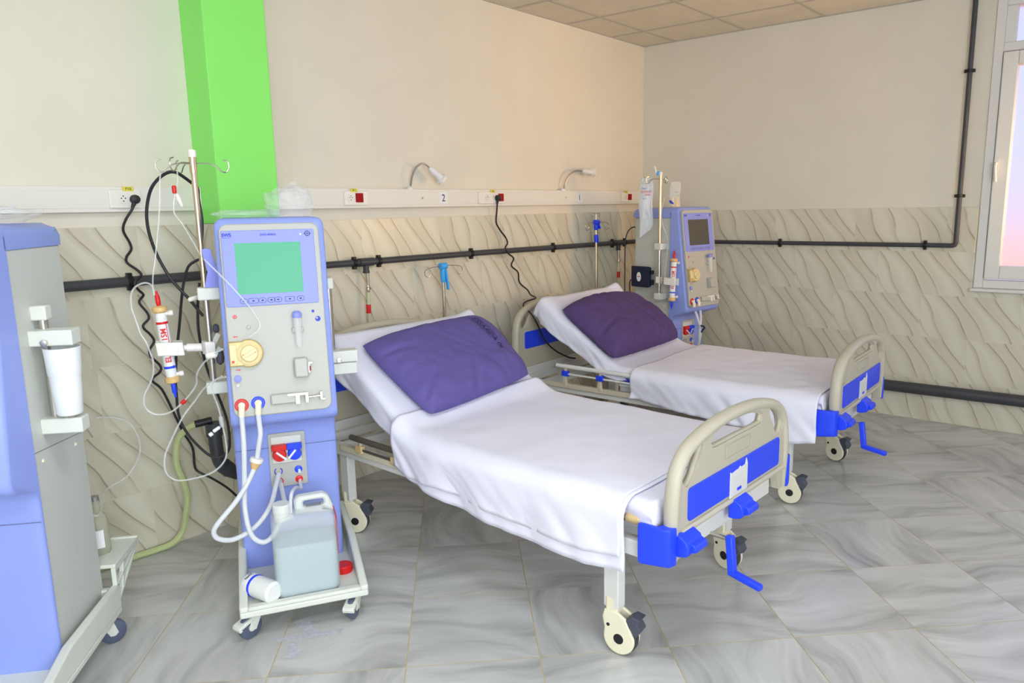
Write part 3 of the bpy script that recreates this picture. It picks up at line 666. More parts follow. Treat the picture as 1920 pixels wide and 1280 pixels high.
    g = G(); g.box(.261, .311, .120, .194, D1-.003, .052, PM); cl = g.obj('air_detector', 'ivory', r, bevel=.006)
    g = G(); g.box(.309, .318, .135, .170, .022, .040, PM); g.box(.312, .328, .168, .176, .030, .036, PM); g.obj('clamp_lever', 'socketwhite', cl, bevel=.001)
    g = G(); g.box(.316, .321, .142, .160, .0405, .042, PM); g.obj('red_stripe', 'darkred', cl)
    g = G(); g.box(.168, .262, .024, .064, D1-.003, .034, PM); sp = g.obj('syringe_pump', 'ivory', r, bevel=.006)
    g = G(); g.box(.228, .304, .052, .062, .028, .042, PM); g.box(.256, .272, .020, .058, .028, .046, PM); g.box(.292, .304, .022, .058, .020, .042, PM); g.obj('syringe_clamp', 'socketwhite', sp, bevel=.002)
    g = G(); g.tube([PP(.30, .042, .032), PP(.352, .044, .032)], .0045, 10); g.obj('plunger_rod', 'steel', sp)
    g = G(); g.box(.346, .356, .026, .060, .020, .042, PM); g.box(.346, .366, .026, .034, .020, .042, PM); g.obj('plunger_grip', 'socketwhite', sp, bevel=.002)
    # red and blue dialysate connectors
    nz = PM.to_3x3() @ Vector((0, 0, 1))
    for u, w, m in ((.065, .034, 'red'), (.123, .037, 'blue')):
        g = G(); g.lathe(PP(u, w, D1-.003), nz, [(.0245, 0), (.0245, .006), (.022, .009), (.0155, .009), (.0155, .004)], 28); ring = g.obj('hose_port', m, r)
        g = G(); g.lathe(PP(u, w, D1), nz, [(.013, 0), (.013, .014), (.010, .018), (0, .019)], 20); g.tube([PP(u, w, .028), PP(u-.001, w-.016, .034), PP(u-.003, w-.040, .032)], .0115, 14); g.obj('hose_elbow', 'cream', ring)
    # concentrate connector panel in the lower front
    V = VP(.357)
    cp = plate('connector_panel', [rrect(.146, .288, .455, .679, .006), rrect(.158, .272, .553, .664, .004)], .010, 'ivory', r, V @ Matrix.Translation((0, 0, .003)), .002)
    g = G(); g.box(.156, .274, .3545, .3566, .551, .666); g.obj('recess_back', 'trayplastic', cp, smooth=False)
    for u, m, s in ((.186, 'red', -1), (.244, 'blue', 1)):
        g = G(); g.lathe((u, .356, .590), (0, -1, 0), [(.026, 0), (.027, .014), (.024, .020), (0, .022)], 28); k = g.obj('concentrate_wand', m, cp)
        g = G(); g.box(u-.029, u+.029, .330, .358, .610, .633); g.obj('wand_bracket', m, k, bevel=.003)
        g = G(); g.tube([(u-.012*s*-1, .332, .606), (u-s*.024, .326, .574)] if s < 0 else [(u+.004, .332, .608), (u-.024, .326, .578)], .0045, 10); g.obj('wand_tube', 'milky', k)
    for u, z, m in ((.177, .521, 'inkblue'), (.177, .479, 'red')):
        for s in (0, 1):
            P = [(u+.0165*math.cos(t), z+.0165*math.sin(t)) for t in [math.radians(-60+s*180+k*12) for k in range(11)]]; Q = [(u+.0125*math.cos(t), z+.0125*math.sin(t)) for t in [math.radians(60+s*180-k*12) for k in range(11)]]
            plate('coloured_ring', [P+Q], .0012, m, cp, V @ Matrix.Translation((0, 0, .0085)), .0003)
    for u, z, m in ((.254, .521, 'blue'), (.254, .479, 'red')):
        g = G(); g.lathe((u, .350, z), (0, -1, 0), [(.015, 0), (.015, .004), (.012, .006), (0, .006)], 24); g.obj('hose_socket', m, cp)
        g = G(); g.lathe((u+.003, .346, z-.004), (0, -.9, -.4), [(.006, 0), (.006, .014), (0, .016)], 14); g.obj('socket_plug', 'milky', cp)
    if hosed:
        for P, q in (([(.0625, .177, .812), (.062, .172, .778), (.062, .165, .745), (.060, .155, .678), (.050, .150, .535), (.046, .140, .47), (.053, .115, .401), (.070, .095, .362), (.101, .090, .343), (.133, .105, .353), (.162, .130, .39), (.186, .170, .436), (.186, .250, .455), (.180, .335, .474)], None),
                     ([(.1205, .177, .812), (.121, .172, .778), (.122, .162, .740), (.114, .160, .70), (.098, .165, .63), (.066, .150, .565), (.018, .120, .505), (-.050, .090, .440), (-.064, .090, .409), (-.050, .092, .383), (-.004, .105, .366), (.060, .130, .380), (.108, .165, .410), (.140, .200, .448), (.160, .270, .485), (.177, .336, .515)], .66)):
            g = G(); g.tube(P, .0095, 12, 6); h = g.obj('dialysate_hose', 'hose', r)
            if q:
                g = G(); g.lathe((.098, .165, .632), (.35, 0, 1), [(.010, -.035), (.014, -.02), (.020, -.004), (.020, .0)], 20); g.obj('filter_cone', 'amber', h)
                g = G(); g.lathe((.098, .165, .632), (.35, 0, 1), [(.0235, 0), (.0245, .003), (.0245, .012), (.022, .015), (.010, .016)], 24); g.obj('filter_cap', 'socketwhite', h)
        g = G(); g.tube([(.256, .340, .474), (.254, .27, .462), (.235, .18, .505), (.213, .095, .515), (.205, .085, .46), (.207, .085, .42)], .0065, 10, 6); g.obj('concentrate_tube', 'hose', r)
    return r
M1 = ((-4.54, -1.059, 0), -30); M2 = ((-.92, -1.10, 0), -11); M0 = ((-5.6107, -.9047, 0), -41)
machine('blue and white dialysis machine with green screen beside the nearer bed', *M1, 'screen_on')
machine('dialysis machine with dark screen in the corner beyond the farther bed', *M2, 'screen_off', hosed=False)
machine('dialysis machine cut off by the left edge, seen from its grey side', *M0, 'screen_off', front=False, pole=False, shelf=True, slide=1.155)
def loc_of(Mx): return Matrix.Translation(Mx[0]) @ Matrix.Rotation(math.radians(Mx[1]), 4, 'Z')
L1, L2, L0 = loc_of(M1), loc_of(M2), loc_of(M0)
def world(L, P): return [L @ Vector(p) for p in P]

# ---- things on and around the machine with the green screen
def jerrycan():
    r = thing('jerrycan', 'translucent plastic jerrycan half full of clear liquid on the machine tray', 'jerrycan', L1 @ Vector((.248, .118, .1228)), -30)
    w, d, h = .118, .080, .335
    def body(name, m, w, d, z0, z1, zs, par):
        bm = bmesh.new(); rings = []
        for z, s, off in zs:
            P = rrect(-w*s, w*s, -d*s, d*s, .030*s, 5); rings.append([bm.verts.new((x+off, y, z)) for x, y in P])
        for A, B in zip(rings, rings[1:]):
            for k in range(len(A)): bm.faces.new((A[k], A[(k+1) % len(A)], B[(k+1) % len(A)], B[k]))
        bm.faces.new(rings[0][::-1]); bm.faces.new(rings[-1])
        me = bpy.data.meshes.new(name); bm.to_mesh(me); bm.free(); return link_mesh(name, me, m, par, 0, True, None, 50)
    zs = [(0, .93, 0), (.008, .985, 0), (.03, 1, 0), (.15, 1, 0), (.27, 1, 0), (.295, .97, 0), (.312, .86, 0), (.322, .70, 0)]
    body('can_body', 'jerry', w, d, 0, h, zs, r)
    body('liquid', 'liquid', w-.004, d-.004, 0, h, [(.004, .93, 0), (.012, .985, 0), (.03, 1, 0), (.205, 1, 0)], r)
    g = G(); g.lathe((-.075, -.03, .300), (0, 0, 1), [(.030, 0), (.030, .03), (.033, .032), (.033, .058), (.030, .062), (0, .062)], 28); g.obj('can_neck', 'jerryneck', r)
    # moulded handle arch along the top
    out = [(-.030, .300), (-.030, .352), (-.018, .368), (.075, .370), (.096, .360), (.112, .318), (.114, .290)]
    cut_plate('can_handle', [out, rrect(.004, .080, .322, .348, .010)], .046, 'jerryneck', r, axes((0, .012, 0), (1, 0, 0), (0, 0, 1), (0, -1, 0)), .010)
    g = G(); g.box(w-.001, w+.0016, -.050, .055, .135, .29); lb = g.obj('red_label', 'red', r, smooth=False)
    g = G(); g.box(w+.0012, w+.0022, -.04, .045, .145, .185); g.obj('label_panel', 'label', lb, smooth=False)
jerrycan()
def lying_bottle():
    r = thing('bottle', 'white bottle with a blue striped label lying on the machine tray', 'bottle', L1 @ Vector((.080, .088, .1650)), -30); r.scale = (1.1, 1.1, 1.1)
    d = Vector((.62, -.80, 0)).normalized()
    g = G(); g.lathe(Vector((0, 0, 0))-d*.060, d, [(.030, 0), (.036, .006), (.037, .05), (.037, .10), (.036, .12), (.028, .128), (0, .126)], 28); g.obj('bottle_body', 'milky', r)
    g = G(); g.lathe(Vector((0, 0, 0))-d*.066, d, [(.0, -.0), (.034, 0), (.0378, .010), (.0378, .042), (.0372, .043)], 28); lb = g.obj('bottle_label', 'label', r)
    g = G(); g.lathe(Vector((0, 0, 0))-d*.066, d, [(.0381, .034), (.0383, .036), (.0383, .042), (.0381, .044)], 28); g.obj('blue_stripe', 'blue', lb)
    up = (Vector((-.80, -.62, 0))*.35+Vector((0, 0, .94))).normalized()
    text('label_lettering', 'NaCl', .013, 'ink', lb, axes(-d*.047+up*.0386, d.cross(up)*-1, d*-1, up))
lying_bottle()
c0 = L1 @ Vector((.392, .19, .1228)); t = thing('red_screw_cap', 'red screw cap on the machine tray right of the jerrycan', 'screw cap', c0, -30)
g = G(); g.lathe((0, 0, 0), (0, 0, 1), [(.034, 0), (.035, .004), (.035, .026), (.032, .030), (0, .030)], 36); g.obj('cap_shell', 'red', t)
g = G()
for k in range(36): g.beam((.0348*math.cos(k*PI/18), .0348*math.sin(k*PI/18), .004), (.0348*math.cos(k*PI/18), .0348*math.sin(k*PI/18), .025), .0016, .0016)
g.obj('cap_ribs', 'red', t)
def crumple(name, label, base, sx, sy, sz, seed, cat='plastic film', m='film', lobes=(), rz=-30):
    bm = bmesh.new(); bmesh.ops.create_icosphere(bm, subdivisions=5, radius=1)
    for v in bm.verts:
        p = v.co.copy(); n = noise.multi_fractal(p*1.5+Vector((seed, 0, 0)), 1.2, 2.1, 3)*.26+abs(noise.noise(p*3.2+Vector((0, seed, 0))))*.20
        f = 1+n-.15
        for lx, ly, w, a in lobes: f += a*math.exp(-((p.x-lx)**2+(p.y-ly)**2)/w)
        v.co = Vector((p.x*f*sx, p.y*f*sy, max(0, (p.z*.5+.5)**1.2*f)*sz*2*.5+.001 if p.z > -.6 else .001))
    me = bpy.data.meshes.new(name); bm.to_mesh(me); bm.free()
    o = link_mesh(name, me, m, None, 0, True, None, 60); o.location = base; o.rotation_euler = (0, 0, math.radians(rz)); return tag(o, label, cat)
crumple('plastic_film', 'crumpled clear plastic bag on top of the machine with green screen', L1 @ Vector((.30, .43, 1.531)), .085, .08, .10, 3.1)
crumple('plastic_film', 'flat wisp of clear film lying left on top of the green screen machine', L1 @ Vector((.15, .43, 1.531)), .115, .05, .025, 6.4)
crumple('plastic_film', 'crumpled clear film on top of the left cut-off machine', L0 @ Vector((.28, .47, 1.531)), .14, .12, .05, 9.7, rz=-41)

def dialyzer(label, L, p0, p1, clampto, side, s='ELISIO 15M'):
    p0, p1 = world(L, [p0, p1]); d = (p1-p0); Ln = d.length; d.normalize()
    r = thing('dialyzer', label, 'dialyzer', p0, 0, 'dialyzer cartridges'); O = Vector((0, 0, 0))
    g = G(); g.lathe(O, d, [(.015, .03), (.0195, .045), (.0205, .06), (.0205, Ln-.06), (.0195, Ln-.045), (.015, Ln-.03)], 28); b = g.obj('fibre_tube', 'milky', r)
    for a, sg in ((0, 1), (Ln, -1)):
        g = G(); g.lathe(d*a, d*sg, [(.006, .012), (.022, .014), (.027, .018), (.027, .032), (.024, .036), (.019, .040)], 28); g.obj('end_cap', 'amber', r)
        cam = (Vector((-5.78, -3.47, 1.5))-p0); sd = d.cross(cam).normalized()*side
        g = G(); g.lathe(d*(a+sg*.045)+sd*.017, sd, [(.008, 0), (.007, .008), (.010, .012), (.011, .022), (.009, .026), (0, .026)], 16); g.obj('side_port', 'socketwhite', r)
    for a, sg, m in ((0, -1, 'red'), (Ln, 1, 'blue')):
        g = G(); g.lathe(d*a, d*sg, [(.007, -.014), (.009, 0), (.0085, .025), (.005, .03), (.0035, .045)], 16); g.obj('line_connector', m, r)
    g = G(); g.lathe(O, d, [(.0209, .075), (.0209, Ln-.075)], 28); lb = g.obj('paper_label', 'label', r)
    for a, m in ((.073, 'red'), (Ln-.082, 'blue')):
        g = G(); g.lathe(d*a, d, [(.0211, 0), (.0213, .001), (.0213, .008), (.0211, .009)], 28); g.obj('label_band', m, lb)
    cam = (Vector((-5.78, -3.47, 1.5))-p0); cam = (cam-d*cam.dot(d)).normalized(); sd = d.cross(cam).normalized()
    me = text_mesh(s, .0275, bold=.0007); me.transform(axes(d*(Ln*.50)+cam*.0222, -d, cam.cross(-d), cam)); link_mesh('label_lettering', me, 'red', lb, 0, False)
    for q, m, a0, a1 in ((.62, 'red', .085, .55), (.62, 'inkblue', .62, .90)):
        n = (cam*math.cos(q)-sd*math.sin(q)).normalized(); g = G(); g.tube([d*(Ln*(a0+.16))+n*.0205, d*(Ln*min(a1, .74))+n*.0205], .0016, 6); g.obj('label_line', m, lb)
    if clampto:
        q = L @ Vector(clampto)-p0; mid = d*(Ln*.54); dv = (q-mid); dl = dv.normalized()
        t2 = thing('dialyzer_clamp', clamp_labels.pop(0), 'clamp', p0+mid, 0, 'clamps holding the dialyzers'); q = q-mid
        u2 = d; w2 = dl.cross(u2).normalized()
        g = G(); Mx = axes((0, 0, 0), dl, u2, dl.cross(u2))
        g.box(-.034, .040, -.026, .026, -.033, -.024, Mx); g.box(-.034, .040, -.026, .026, .024, .033, Mx); g.box(.024, .060, -.026, .026, -.032, .032, Mx); g.obj('clamp_jaw', 'socketwhite', t2, bevel=.003)
        g = G(); g.cyl(dl*.055, q-dl*.02, .011, seg=16); g.cyl(dl*.07, dl*.10, .016, seg=16); g.cyl(q-dl*.055, q-dl*.028, .016, seg=16); g.obj('clamp_arm', 'socketwhite', t2)
        g = G(); Mx = axes(q, dl, (0, 0, 1), dl.cross(Vector((0, 0, 1)))); g.box(-.030, .018, -.024, .024, -.022, -.0135, Mx); g.box(-.030, .018, -.024, .024, .0135, .022, Mx); g.box(-.030, -.0138, -.024, .024, -.022, .022, Mx); g.obj('pole_grip', 'socketwhite', t2, bevel=.003)
clamp_labels = ['white clamp arm holding the red and blue dialyzer left of the green screen machine', 'white clamp arm holding the dialyzer of the corner machine']
dialyzer('red and blue labelled dialyzer hanging left of the green screen machine', L1, (-.200, .42, 1.222), (-.178, .42, .895), (-.035, .43, 1.035), -1)
dialyzer('red and blue labelled dialyzer on the corner machine with dark screen', L2, (-.004, .315, 1.175), (-.024, .315, .835), (-.035, .43, 1.00), -1)

def line(name, label, P, r, m='clear', cat='tubing', group=None, smooth=6, extra=None):
    t = thing(name, label, cat, P[0], 0, group); o = Vector(P[0])
    g = G(); g.tube([Vector(p)-o for p in P], r, 8, smooth); g.obj('tube', m, t)
    if extra: extra(t, o)
    return t
def bits(lst):
    def f(t, o):
        for n, p, d, rr, L, m in lst:
            g = G(); p = Vector(p)-o; d = Vector(d).normalized(); g.lathe(p-d*L/2, d, [(rr*.6, 0), (rr, L*.12), (rr, L*.88), (rr*.6, L)], 12); g.obj(n, m, t)
    return f
line('blood_tube', 'thin clear tube from the pole hook down to the red end of the dialyzer', [(-4.427, -.581, 1.714), (-4.447, -.593, 1.686), (-4.463, -.595, 1.563), (-4.495, -.595, 1.396), (-4.512, -.593, 1.318), (-4.514, -.588, 1.262)], .0028)
line('blood_tube', 'thin clear tube looping from the pole hook across the lit green screen', [(-4.386, -.605, 1.714), (-4.397, -.622, 1.67), (-4.413, -.624, 1.621), (-4.42, -.62, 1.578), (-4.419, -.621, 1.548), (-4.407, -.64, 1.518), (-4.393, -.682, 1.452), (-4.405, -.76, 1.398), (-4.437, -.865, 1.378), (-4.387, -.905, 1.302), (-4.342, -.938, 1.226), (-4.317, -.956, 1.175), (-4.310, -.962, 1.132), (-4.35, -.95, 1.100)], .0028,
     extra=bits([('red_connector', (-4.414, -.625, 1.640), (0, 0, 1), .008, .03, 'red'), ('white_connector', (-4.40, -.628, 1.60), (.35, 0, -1), .009, .05, 'socketwhite')]))
line('blood_tube', 'clear tube looping left of the dialyzer and back to the gold pump', [(-4.512, -.59, 1.250), (-4.517, -.589, 1.285), (-4.539, -.586, 1.299), (-4.567, -.57, 1.287), (-4.583, -.561, 1.258), (-4.586, -.559, 1.208), (-4.578, -.564, 1.161), (-4.570, -.572, 1.11), (-4.560, -.59, 1.075), (-4.555, -.605, 1.032), (-4.55, -.606, 1.004), (-4.551, -.596, .954), (-4.564, -.583, .911), (-4.581, -.573, .876), (-4.583, -.572, .83), (-4.558, -.587, .797), (-4.508, -.616, .799), (-4.457, -.656, .854), (-4.440, -.700, .907), (-4.452, -.735, .95), (-4.448, -.780, .996), (-4.434, -.840, 1.038), (-4.425, -.895, 1.062)], .0036,
     extra=bits([('red_cap', (-4.470, -.645, .835), (1, 0, .6), .008, .022, 'red'), ('line_clamp', (-4.436, -.83, 1.035), (1, -.6, .2), .013, .04, 'socketwhite')]))
line('blood_tube', 'clear tube hanging low in front of the grey waste trap with white side port', [(-4.415, -.880, .955), (-4.420, -.800, .93), (-4.410, -.760, .883), (-4.39, -.753, .816), (-4.382, -.758, .746), (-4.376, -.761, .666), (-4.38, -.759, .612), (-4.403, -.746, .574), (-4.441, -.724, .55), (-4.484, -.675, .533), (-4.523, -.63, .53), (-4.551, -.614, .567), (-4.549, -.615, .63), (-4.525, -.629, .692), (-4.482, -.654, .78), (-4.447, -.690, .841), (-4.435, -.760, .904), (-4.424, -.870, .958)], .0036,
     extra=bits([('junction', (-4.384, -.757, .755), (.1, 0, -1), .009, .045, 'clear'), ('side_port', (-4.404, -.752, .728), (-1, .3, -.6), .007, .03, 'label'), ('side_port_cap', (-4.425, -.746, .712), (-1, .3, -.6), .008, .016, 'label')]))
line('infusion_clamp', 'small white and sky blue tube clamp beside the pole bracket', [(-4.362, -.60, 1.225), (-4.340, -.605, 1.232), (-4.315, -.61, 1.252), (-4.296, -.612, 1.282)], .003, cat='tube clamp',
     extra=bits([('blue_part', (-4.338, -.606, 1.236), (1, 0, .7), .009, .035, 'skyblue'), ('clamp_body', (-4.311, -.611, 1.262), (.6, 0, 1), .014, .05, 'socketwhite'), ('clamp_tail', (-4.366, -.60, 1.224), (1, 0, .2), .009, .05, 'socketwhite')]))
cord('black_cable', 'thick black cable looped over the pole hooks left of the pillar', [(-4.294, -.555, 1.423), (-4.285, -.559, 1.51), (-4.286, -.559, 1.558), (-4.289, -.557, 1.608), (-4.294, -.566, 1.649), (-4.323, -.572, 1.671), (-4.366, -.582, 1.698), (-4.391, -.579, 1.707), (-4.412, -.567, 1.701), (-4.431, -.544, 1.682), (-4.453, -.532, 1.651), (-4.459, -.505, 1.61), (-4.465, -.491, 1.554), (-4.461, -.481, 1.495), (-4.449, -.477, 1.437), (-4.43, -.476, 1.378), (-4.402, -.492, 1.303), (-4.375, -.519, 1.249), (-4.354, -.531, 1.216), (-4.325, -.575, 1.147)], .0062, None, 'blackrub', 'cable')
cord('black_cable', 'black cable hanging in a long loop down behind the dialyzer', [(-4.283, -.515, 1.368), (-4.299, -.506, 1.362), (-4.324, -.491, 1.34), (-4.342, -.48, 1.283), (-4.354, -.474, 1.223), (-4.373, -.463, 1.094), (-4.389, -.453, .997), (-4.396, -.449, .933), (-4.402, -.446, .873), (-4.403, -.445, .817), (-4.404, -.445, .747), (-4.394, -.45, .689), (-4.37, -.465, .628), (-4.33, -.487, .564), (-4.3, -.505, .535), (-4.267, -.524, .54), (-4.246, -.536, .574), (-4.245, -.537, .675), (-4.26, -.528, .765), (-4.284, -.537, .831), (-4.314, -.543, .928), (-4.326, -.536, 1.026), (-4.329, -.534, 1.09), (-4.327, -.535, 1.144), (-4.321, -.539, 1.213), (-4.311, -.544, 1.277)], .0055, None, 'blackrub', 'cable')
def knob(): # dark clamps on the pole
    t = thing('pole_clip', 'black tube clip on the machine pole beside the gold pump', 'clip', L1 @ Vector((-.005, .44, 1.02)), -30)
    g = G(); g.lathe((0, 0, -.06), (.05, 0, 1), [(.004, 0), (.014, .01), (.016, .03), (.012, .055), (.006, .065)], 14); g.lathe((-.004, 0, .068), (0, 0, 1), [(.006, 0), (.013, .01), (.011, .03), (.004, .036)], 8); g.obj('clip_jaw', 'darkgrey', t)
    g = G(); g.beam((-.028, -.01, .01), (.004, 0, .066), .016, .02); g.beam((-.028, -.01, -.03), (.006, 0, .012), .016, .02); g.obj('clip_body', 'trayplastic', t, bevel=.004)
knob()
def small_board():
    t = thing('clipboard', 'pale blue plastic panel leaning on the pole bracket', 'plastic panel', L1 @ Vector((-.012, .395, 1.271)), -30)
    g = G(); M = Matrix.Rotation(.10, 4, 'X'); P = [(-.022, .0), (.044, .0), (.040, .02), (.012, .145), (-.004, .150), (-.020, .145), (-.006, .06)]
    g.prism(P, lambda x, z, d: M @ Vector((x, d, z)), 0, .006); g.obj('panel_sheet', 'bezel', t, bevel=.001)
small_board()
# green hose, waste trap
line('floor_hose', 'pale green hose curving from the trap down the wall onto the floor', [(-4.225, -.243, .620), (-4.240, -.230, .616), (-4.258, -.2, .597), (-4.279, -.16, .555), (-4.289, -.14, .501), (-4.291, -.13, .418), (-4.271, -.13, .34), (-4.253, -.12, .253), (-4.258, -.10, .172), (-4.270, -.075, .08), (-4.315, -.055, .025), (-4.396, -.042, .0155), (-4.499, -.035, .0155), (-4.65, -.032, .0155), (-4.9, -.05, .0155)], .0145, 'greenhose', 'hose',
     extra=lambda t, o: G().cyl(Vector((-4.176, -.268, .628))-o, Vector((-4.238, -.233, .6175))-o, .0165, seg=14).obj('hose_end', 'black', t))
t = thing('waste_trap', 'dark grey plastic trap pipe behind the machine, left of the nearer bed', 'pipe', (-4.1, -.27, .33)); o = Vector((-4.1, -.27, .33))
g = G(); P = [Vector(p)-o for p in ((-4.172, -.27, .60), (-4.170, -.27, .50), (-4.163, -.27, .44), (-4.140, -.27, .392), (-4.100, -.27, .360), (-4.05, -.27, .335), (-3.99, -.24, .325), (-3.96, -.205, .322))]; g.tube(P, .030, 18, 5); g.obj('trap_bend', 'pvc', t)
for a, b in (((-.072, 0, .225), (-.072, 0, .285)), ((-.045, 0, .075), (-.018, 0, .045))): G().cyl(a, b, .036, seg=20).obj('trap_collar', 'pvc', t)
# left machine: measuring cup, glass bottle, clear hose
t = thing('measuring_cup', 'white plastic cup standing on the side bracket of the left machine', 'cup', L0 @ Vector((.487, .47, .9225)), -41)
g = G(); g.lathe((0, 0, 0), (0, 0, 1), [(.0, .010), (.034, .010), (.038, .016), (.043, .10), (.0445, .135), (.047, .140), (.050, .195), (.052, .222), (.053, .226), (.0505, .226), (.0475, .19), (.042, .13), (.036, .02), (0, .018)], 36); g.obj('cup_shell', 'milky', t)
g = G(); g.lathe((0, 0, 0), (0, 0, 1), [(.018, 0), (.018, .010), (.008, .012)], 6); g.obj('cup_stud', 'steel', t)
t = thing('glass_bottle', 'greenish glass bottle with white label on the rear shelf of the left machine', 'bottle', L0 @ Vector((.365, .86, .2862)), -41)
g = G(); g.lathe((0, 0, 0), (0, 0, 1), [(0, .002), (.034, 0), (.037, .006), (.037, .125), (.030, .150), (.015, .165), (.014, .195), (.017, .197), (.017, .21), (.013, .21)], 28); g.obj('bottle_wall', 'bottleglass', t)
g = G(); g.lathe((0, 0, 0), (0, 0, 1), [(0, .205), (.0155, .205), (.016, .225), (0, .227)], 20); g.obj('stopper', 'alu', t)
M = Matrix.Rotation(math.radians(-75), 4, 'Z'); g = G()
for k in range(7):
    a, b = math.radians(-30+k*9), math.radians(-21+k*9); A = [g.bm.verts.new(M @ Vector((.0376*math.cos(q), .0376*math.sin(q), z))) for q, z in ((a, .03), (b, .03), (b, .10), (a, .10))]; g.bm.faces.new(A)
g.obj('paper_label', 'label', t)
line('clear_hose', 'thin clear hose curving from behind the left machine onto the tiles', [L0 @ Vector((.36, .75, .50)), L0 @ Vector((.40, .80, .46)), (-4.62, -.18, .41), (-4.50, -.12, .43), (-4.425, -.09, .52), (-4.44, -.07, .63), (-4.50, -.06, .68), (-4.58, -.07, .70)], .0045, cat='hose')
for n, p, rr, m, lab in (('round_lid', (.30, .17, .1228), .045, 'clear', 'clear round lid lying in the tray of the left machine'),):
    t = thing(n, lab, 'lid', L0 @ Vector(p), -41); g = G(); g.lathe((0, 0, 0), (0, 0, 1), [(rr, 0), (rr, .016), (rr-.003, .018), (0, .018)], 32); g.obj('lid_shell', m, t)
t = thing('bottle', 'pale bottle with orange cap in the tray at the left edge', 'bottle', L0 @ Vector((.165, .235, .1228)), -41)
g = G(); g.lathe((0, 0, 0), (0, 0, 1), [(0, 0), (.036, 0), (.038, .006), (.038, .10), (.030, .12), (.016, .128)], 24); g.obj('bottle_body', 'milky', t)
g = G(); g.lathe((0, 0, 0), (0, 0, 1), [(.018, .126), (.018, .15), (0, .152)], 20); g.obj('orange_cap', 'amber', t)

# ---- things on the corner machine
def iv_bag(name, label, p, w, h, th, m, rz, printed, fluid=None):
    t = thing(name, label, 'infusion bag', p, rz)
    bm = bmesh.new(); nu, nv = 12, 22
    for side in (1, -1):
        V = []
        for j in range(nv+1):
            row = []
            for i in range(nu+1):
                a, b = i/nu*2-1, j/nv
                puff = (1-a**4)*max(0, math.sin(PI*min(1, max(0, (b-.02)/.96))))**.6*th*(1.25-b*.5)
                ww = w*(1-.18*sstep(.86, 1, b)-.10*sstep(.12, 0, b)); skew = .02*b*0
                row.append(bm.verts.new((a*ww/2+skew+.004*math.sin(b*9), side*-(puff/2+.0004)+.007*noise.noise(Vector((a*2, b*5, side*.2)))+.004*noise.noise(Vector((a*6, b*14, 3))), (b-1)*h+a*.035*h/.4*sstep(.25, 0, b))))
            V.append(row)
        for j in range(nv):
            for i in range(nu): bm.faces.new((V[j][i], V[j][i+1], V[j+1][i+1], V[j+1][i]))
    bmesh.ops.remove_doubles(bm, verts=bm.verts, dist=.0012); bmesh.ops.recalc_face_normals(bm, faces=bm.faces)
    me = bpy.data.meshes.new('bag_film'); bm.to_mesh(me); bm.free(); o = link_mesh('bag_film', me, m, t, 0, True, None, 60)
    for tx, s, z, mm, x in printed:
        text('printed_lettering', tx, s, mm, t, axes((x, -th*.66-.008, z), (1, 0, 0), (0, 0, 1), (0, -1, 0)))
    return t
ba = -78+0
iv_bag('saline_bag', 'large crumpled clear infusion bag with red print hanging from the corner machine pole', L2 @ Vector((-.075, .53, 1.745)), .098, .40, .030, 'salinefilm', -62,
       [('NaCl', .017, -.075, 'inkblue', -.014), ('SODIUM', .021, -.100, 'red', 0), ('0.9%', .020, -.122, 'red', .012), ('500 ml', .012, -.15, 'inkblue', -.008)])
t = iv_bag('infusion_bag', 'small bag of yellowish fluid hanging right of the corner machine pole', L2 @ Vector((.098, .40, 1.715)), .082, .215, .024, 'bagfilm', -40, [('250', .016, -.075, 'greyline', 0), ('ml', .016, -.097, 'greyline', .01)])
g = G(); g.lathe((0, 0, -.20), (0, 0, 1), [(.012, 0), (.030, .02), (.033, .06), (.030, .085), (0, .086)], 18); o = g.obj('yellow_fluid', 'yellowfluid', t); o.scale = (1, .35, 1)
g = G(); g.lathe((-.022, -.004, -.155), (-.8, 0, .6), [(.006, -.01), (.009, 0), (.009, .02), (.005, .03)], 12); g.obj('blue_cap', 'inkblue', t)
line('infusion_line', 'thin line from the small yellow bag down to the corner dialyzer', world(L2, [(.098, .40, 1.50), (.10, .38, 1.40), (.085, .36, 1.31), (.05, .34, 1.24), (.012, .33, 1.20)]), .0028)
line('infusion_line', 'thin line hanging beside the corner machine pole', world(L2, [(-.02, .40, 1.60), (-.055, .40, 1.5), (-.05, .395, 1.42), (-.01, .385, 1.33), (.0, .38, 1.26), (-.02, .38, 1.10), (-.03, .38, 1.0)]), .0025,
     extra=lambda t, o: bits([('blue_clip', L2 @ Vector((-.062, .43, 1.775)), (.3, 0, 1), .010, .03, 'skyblue'), ('white_spike', L2 @ Vector((-.09, .43, 1.80)), (-.5, 0, 1), .006, .05, 'label')])(t, o))
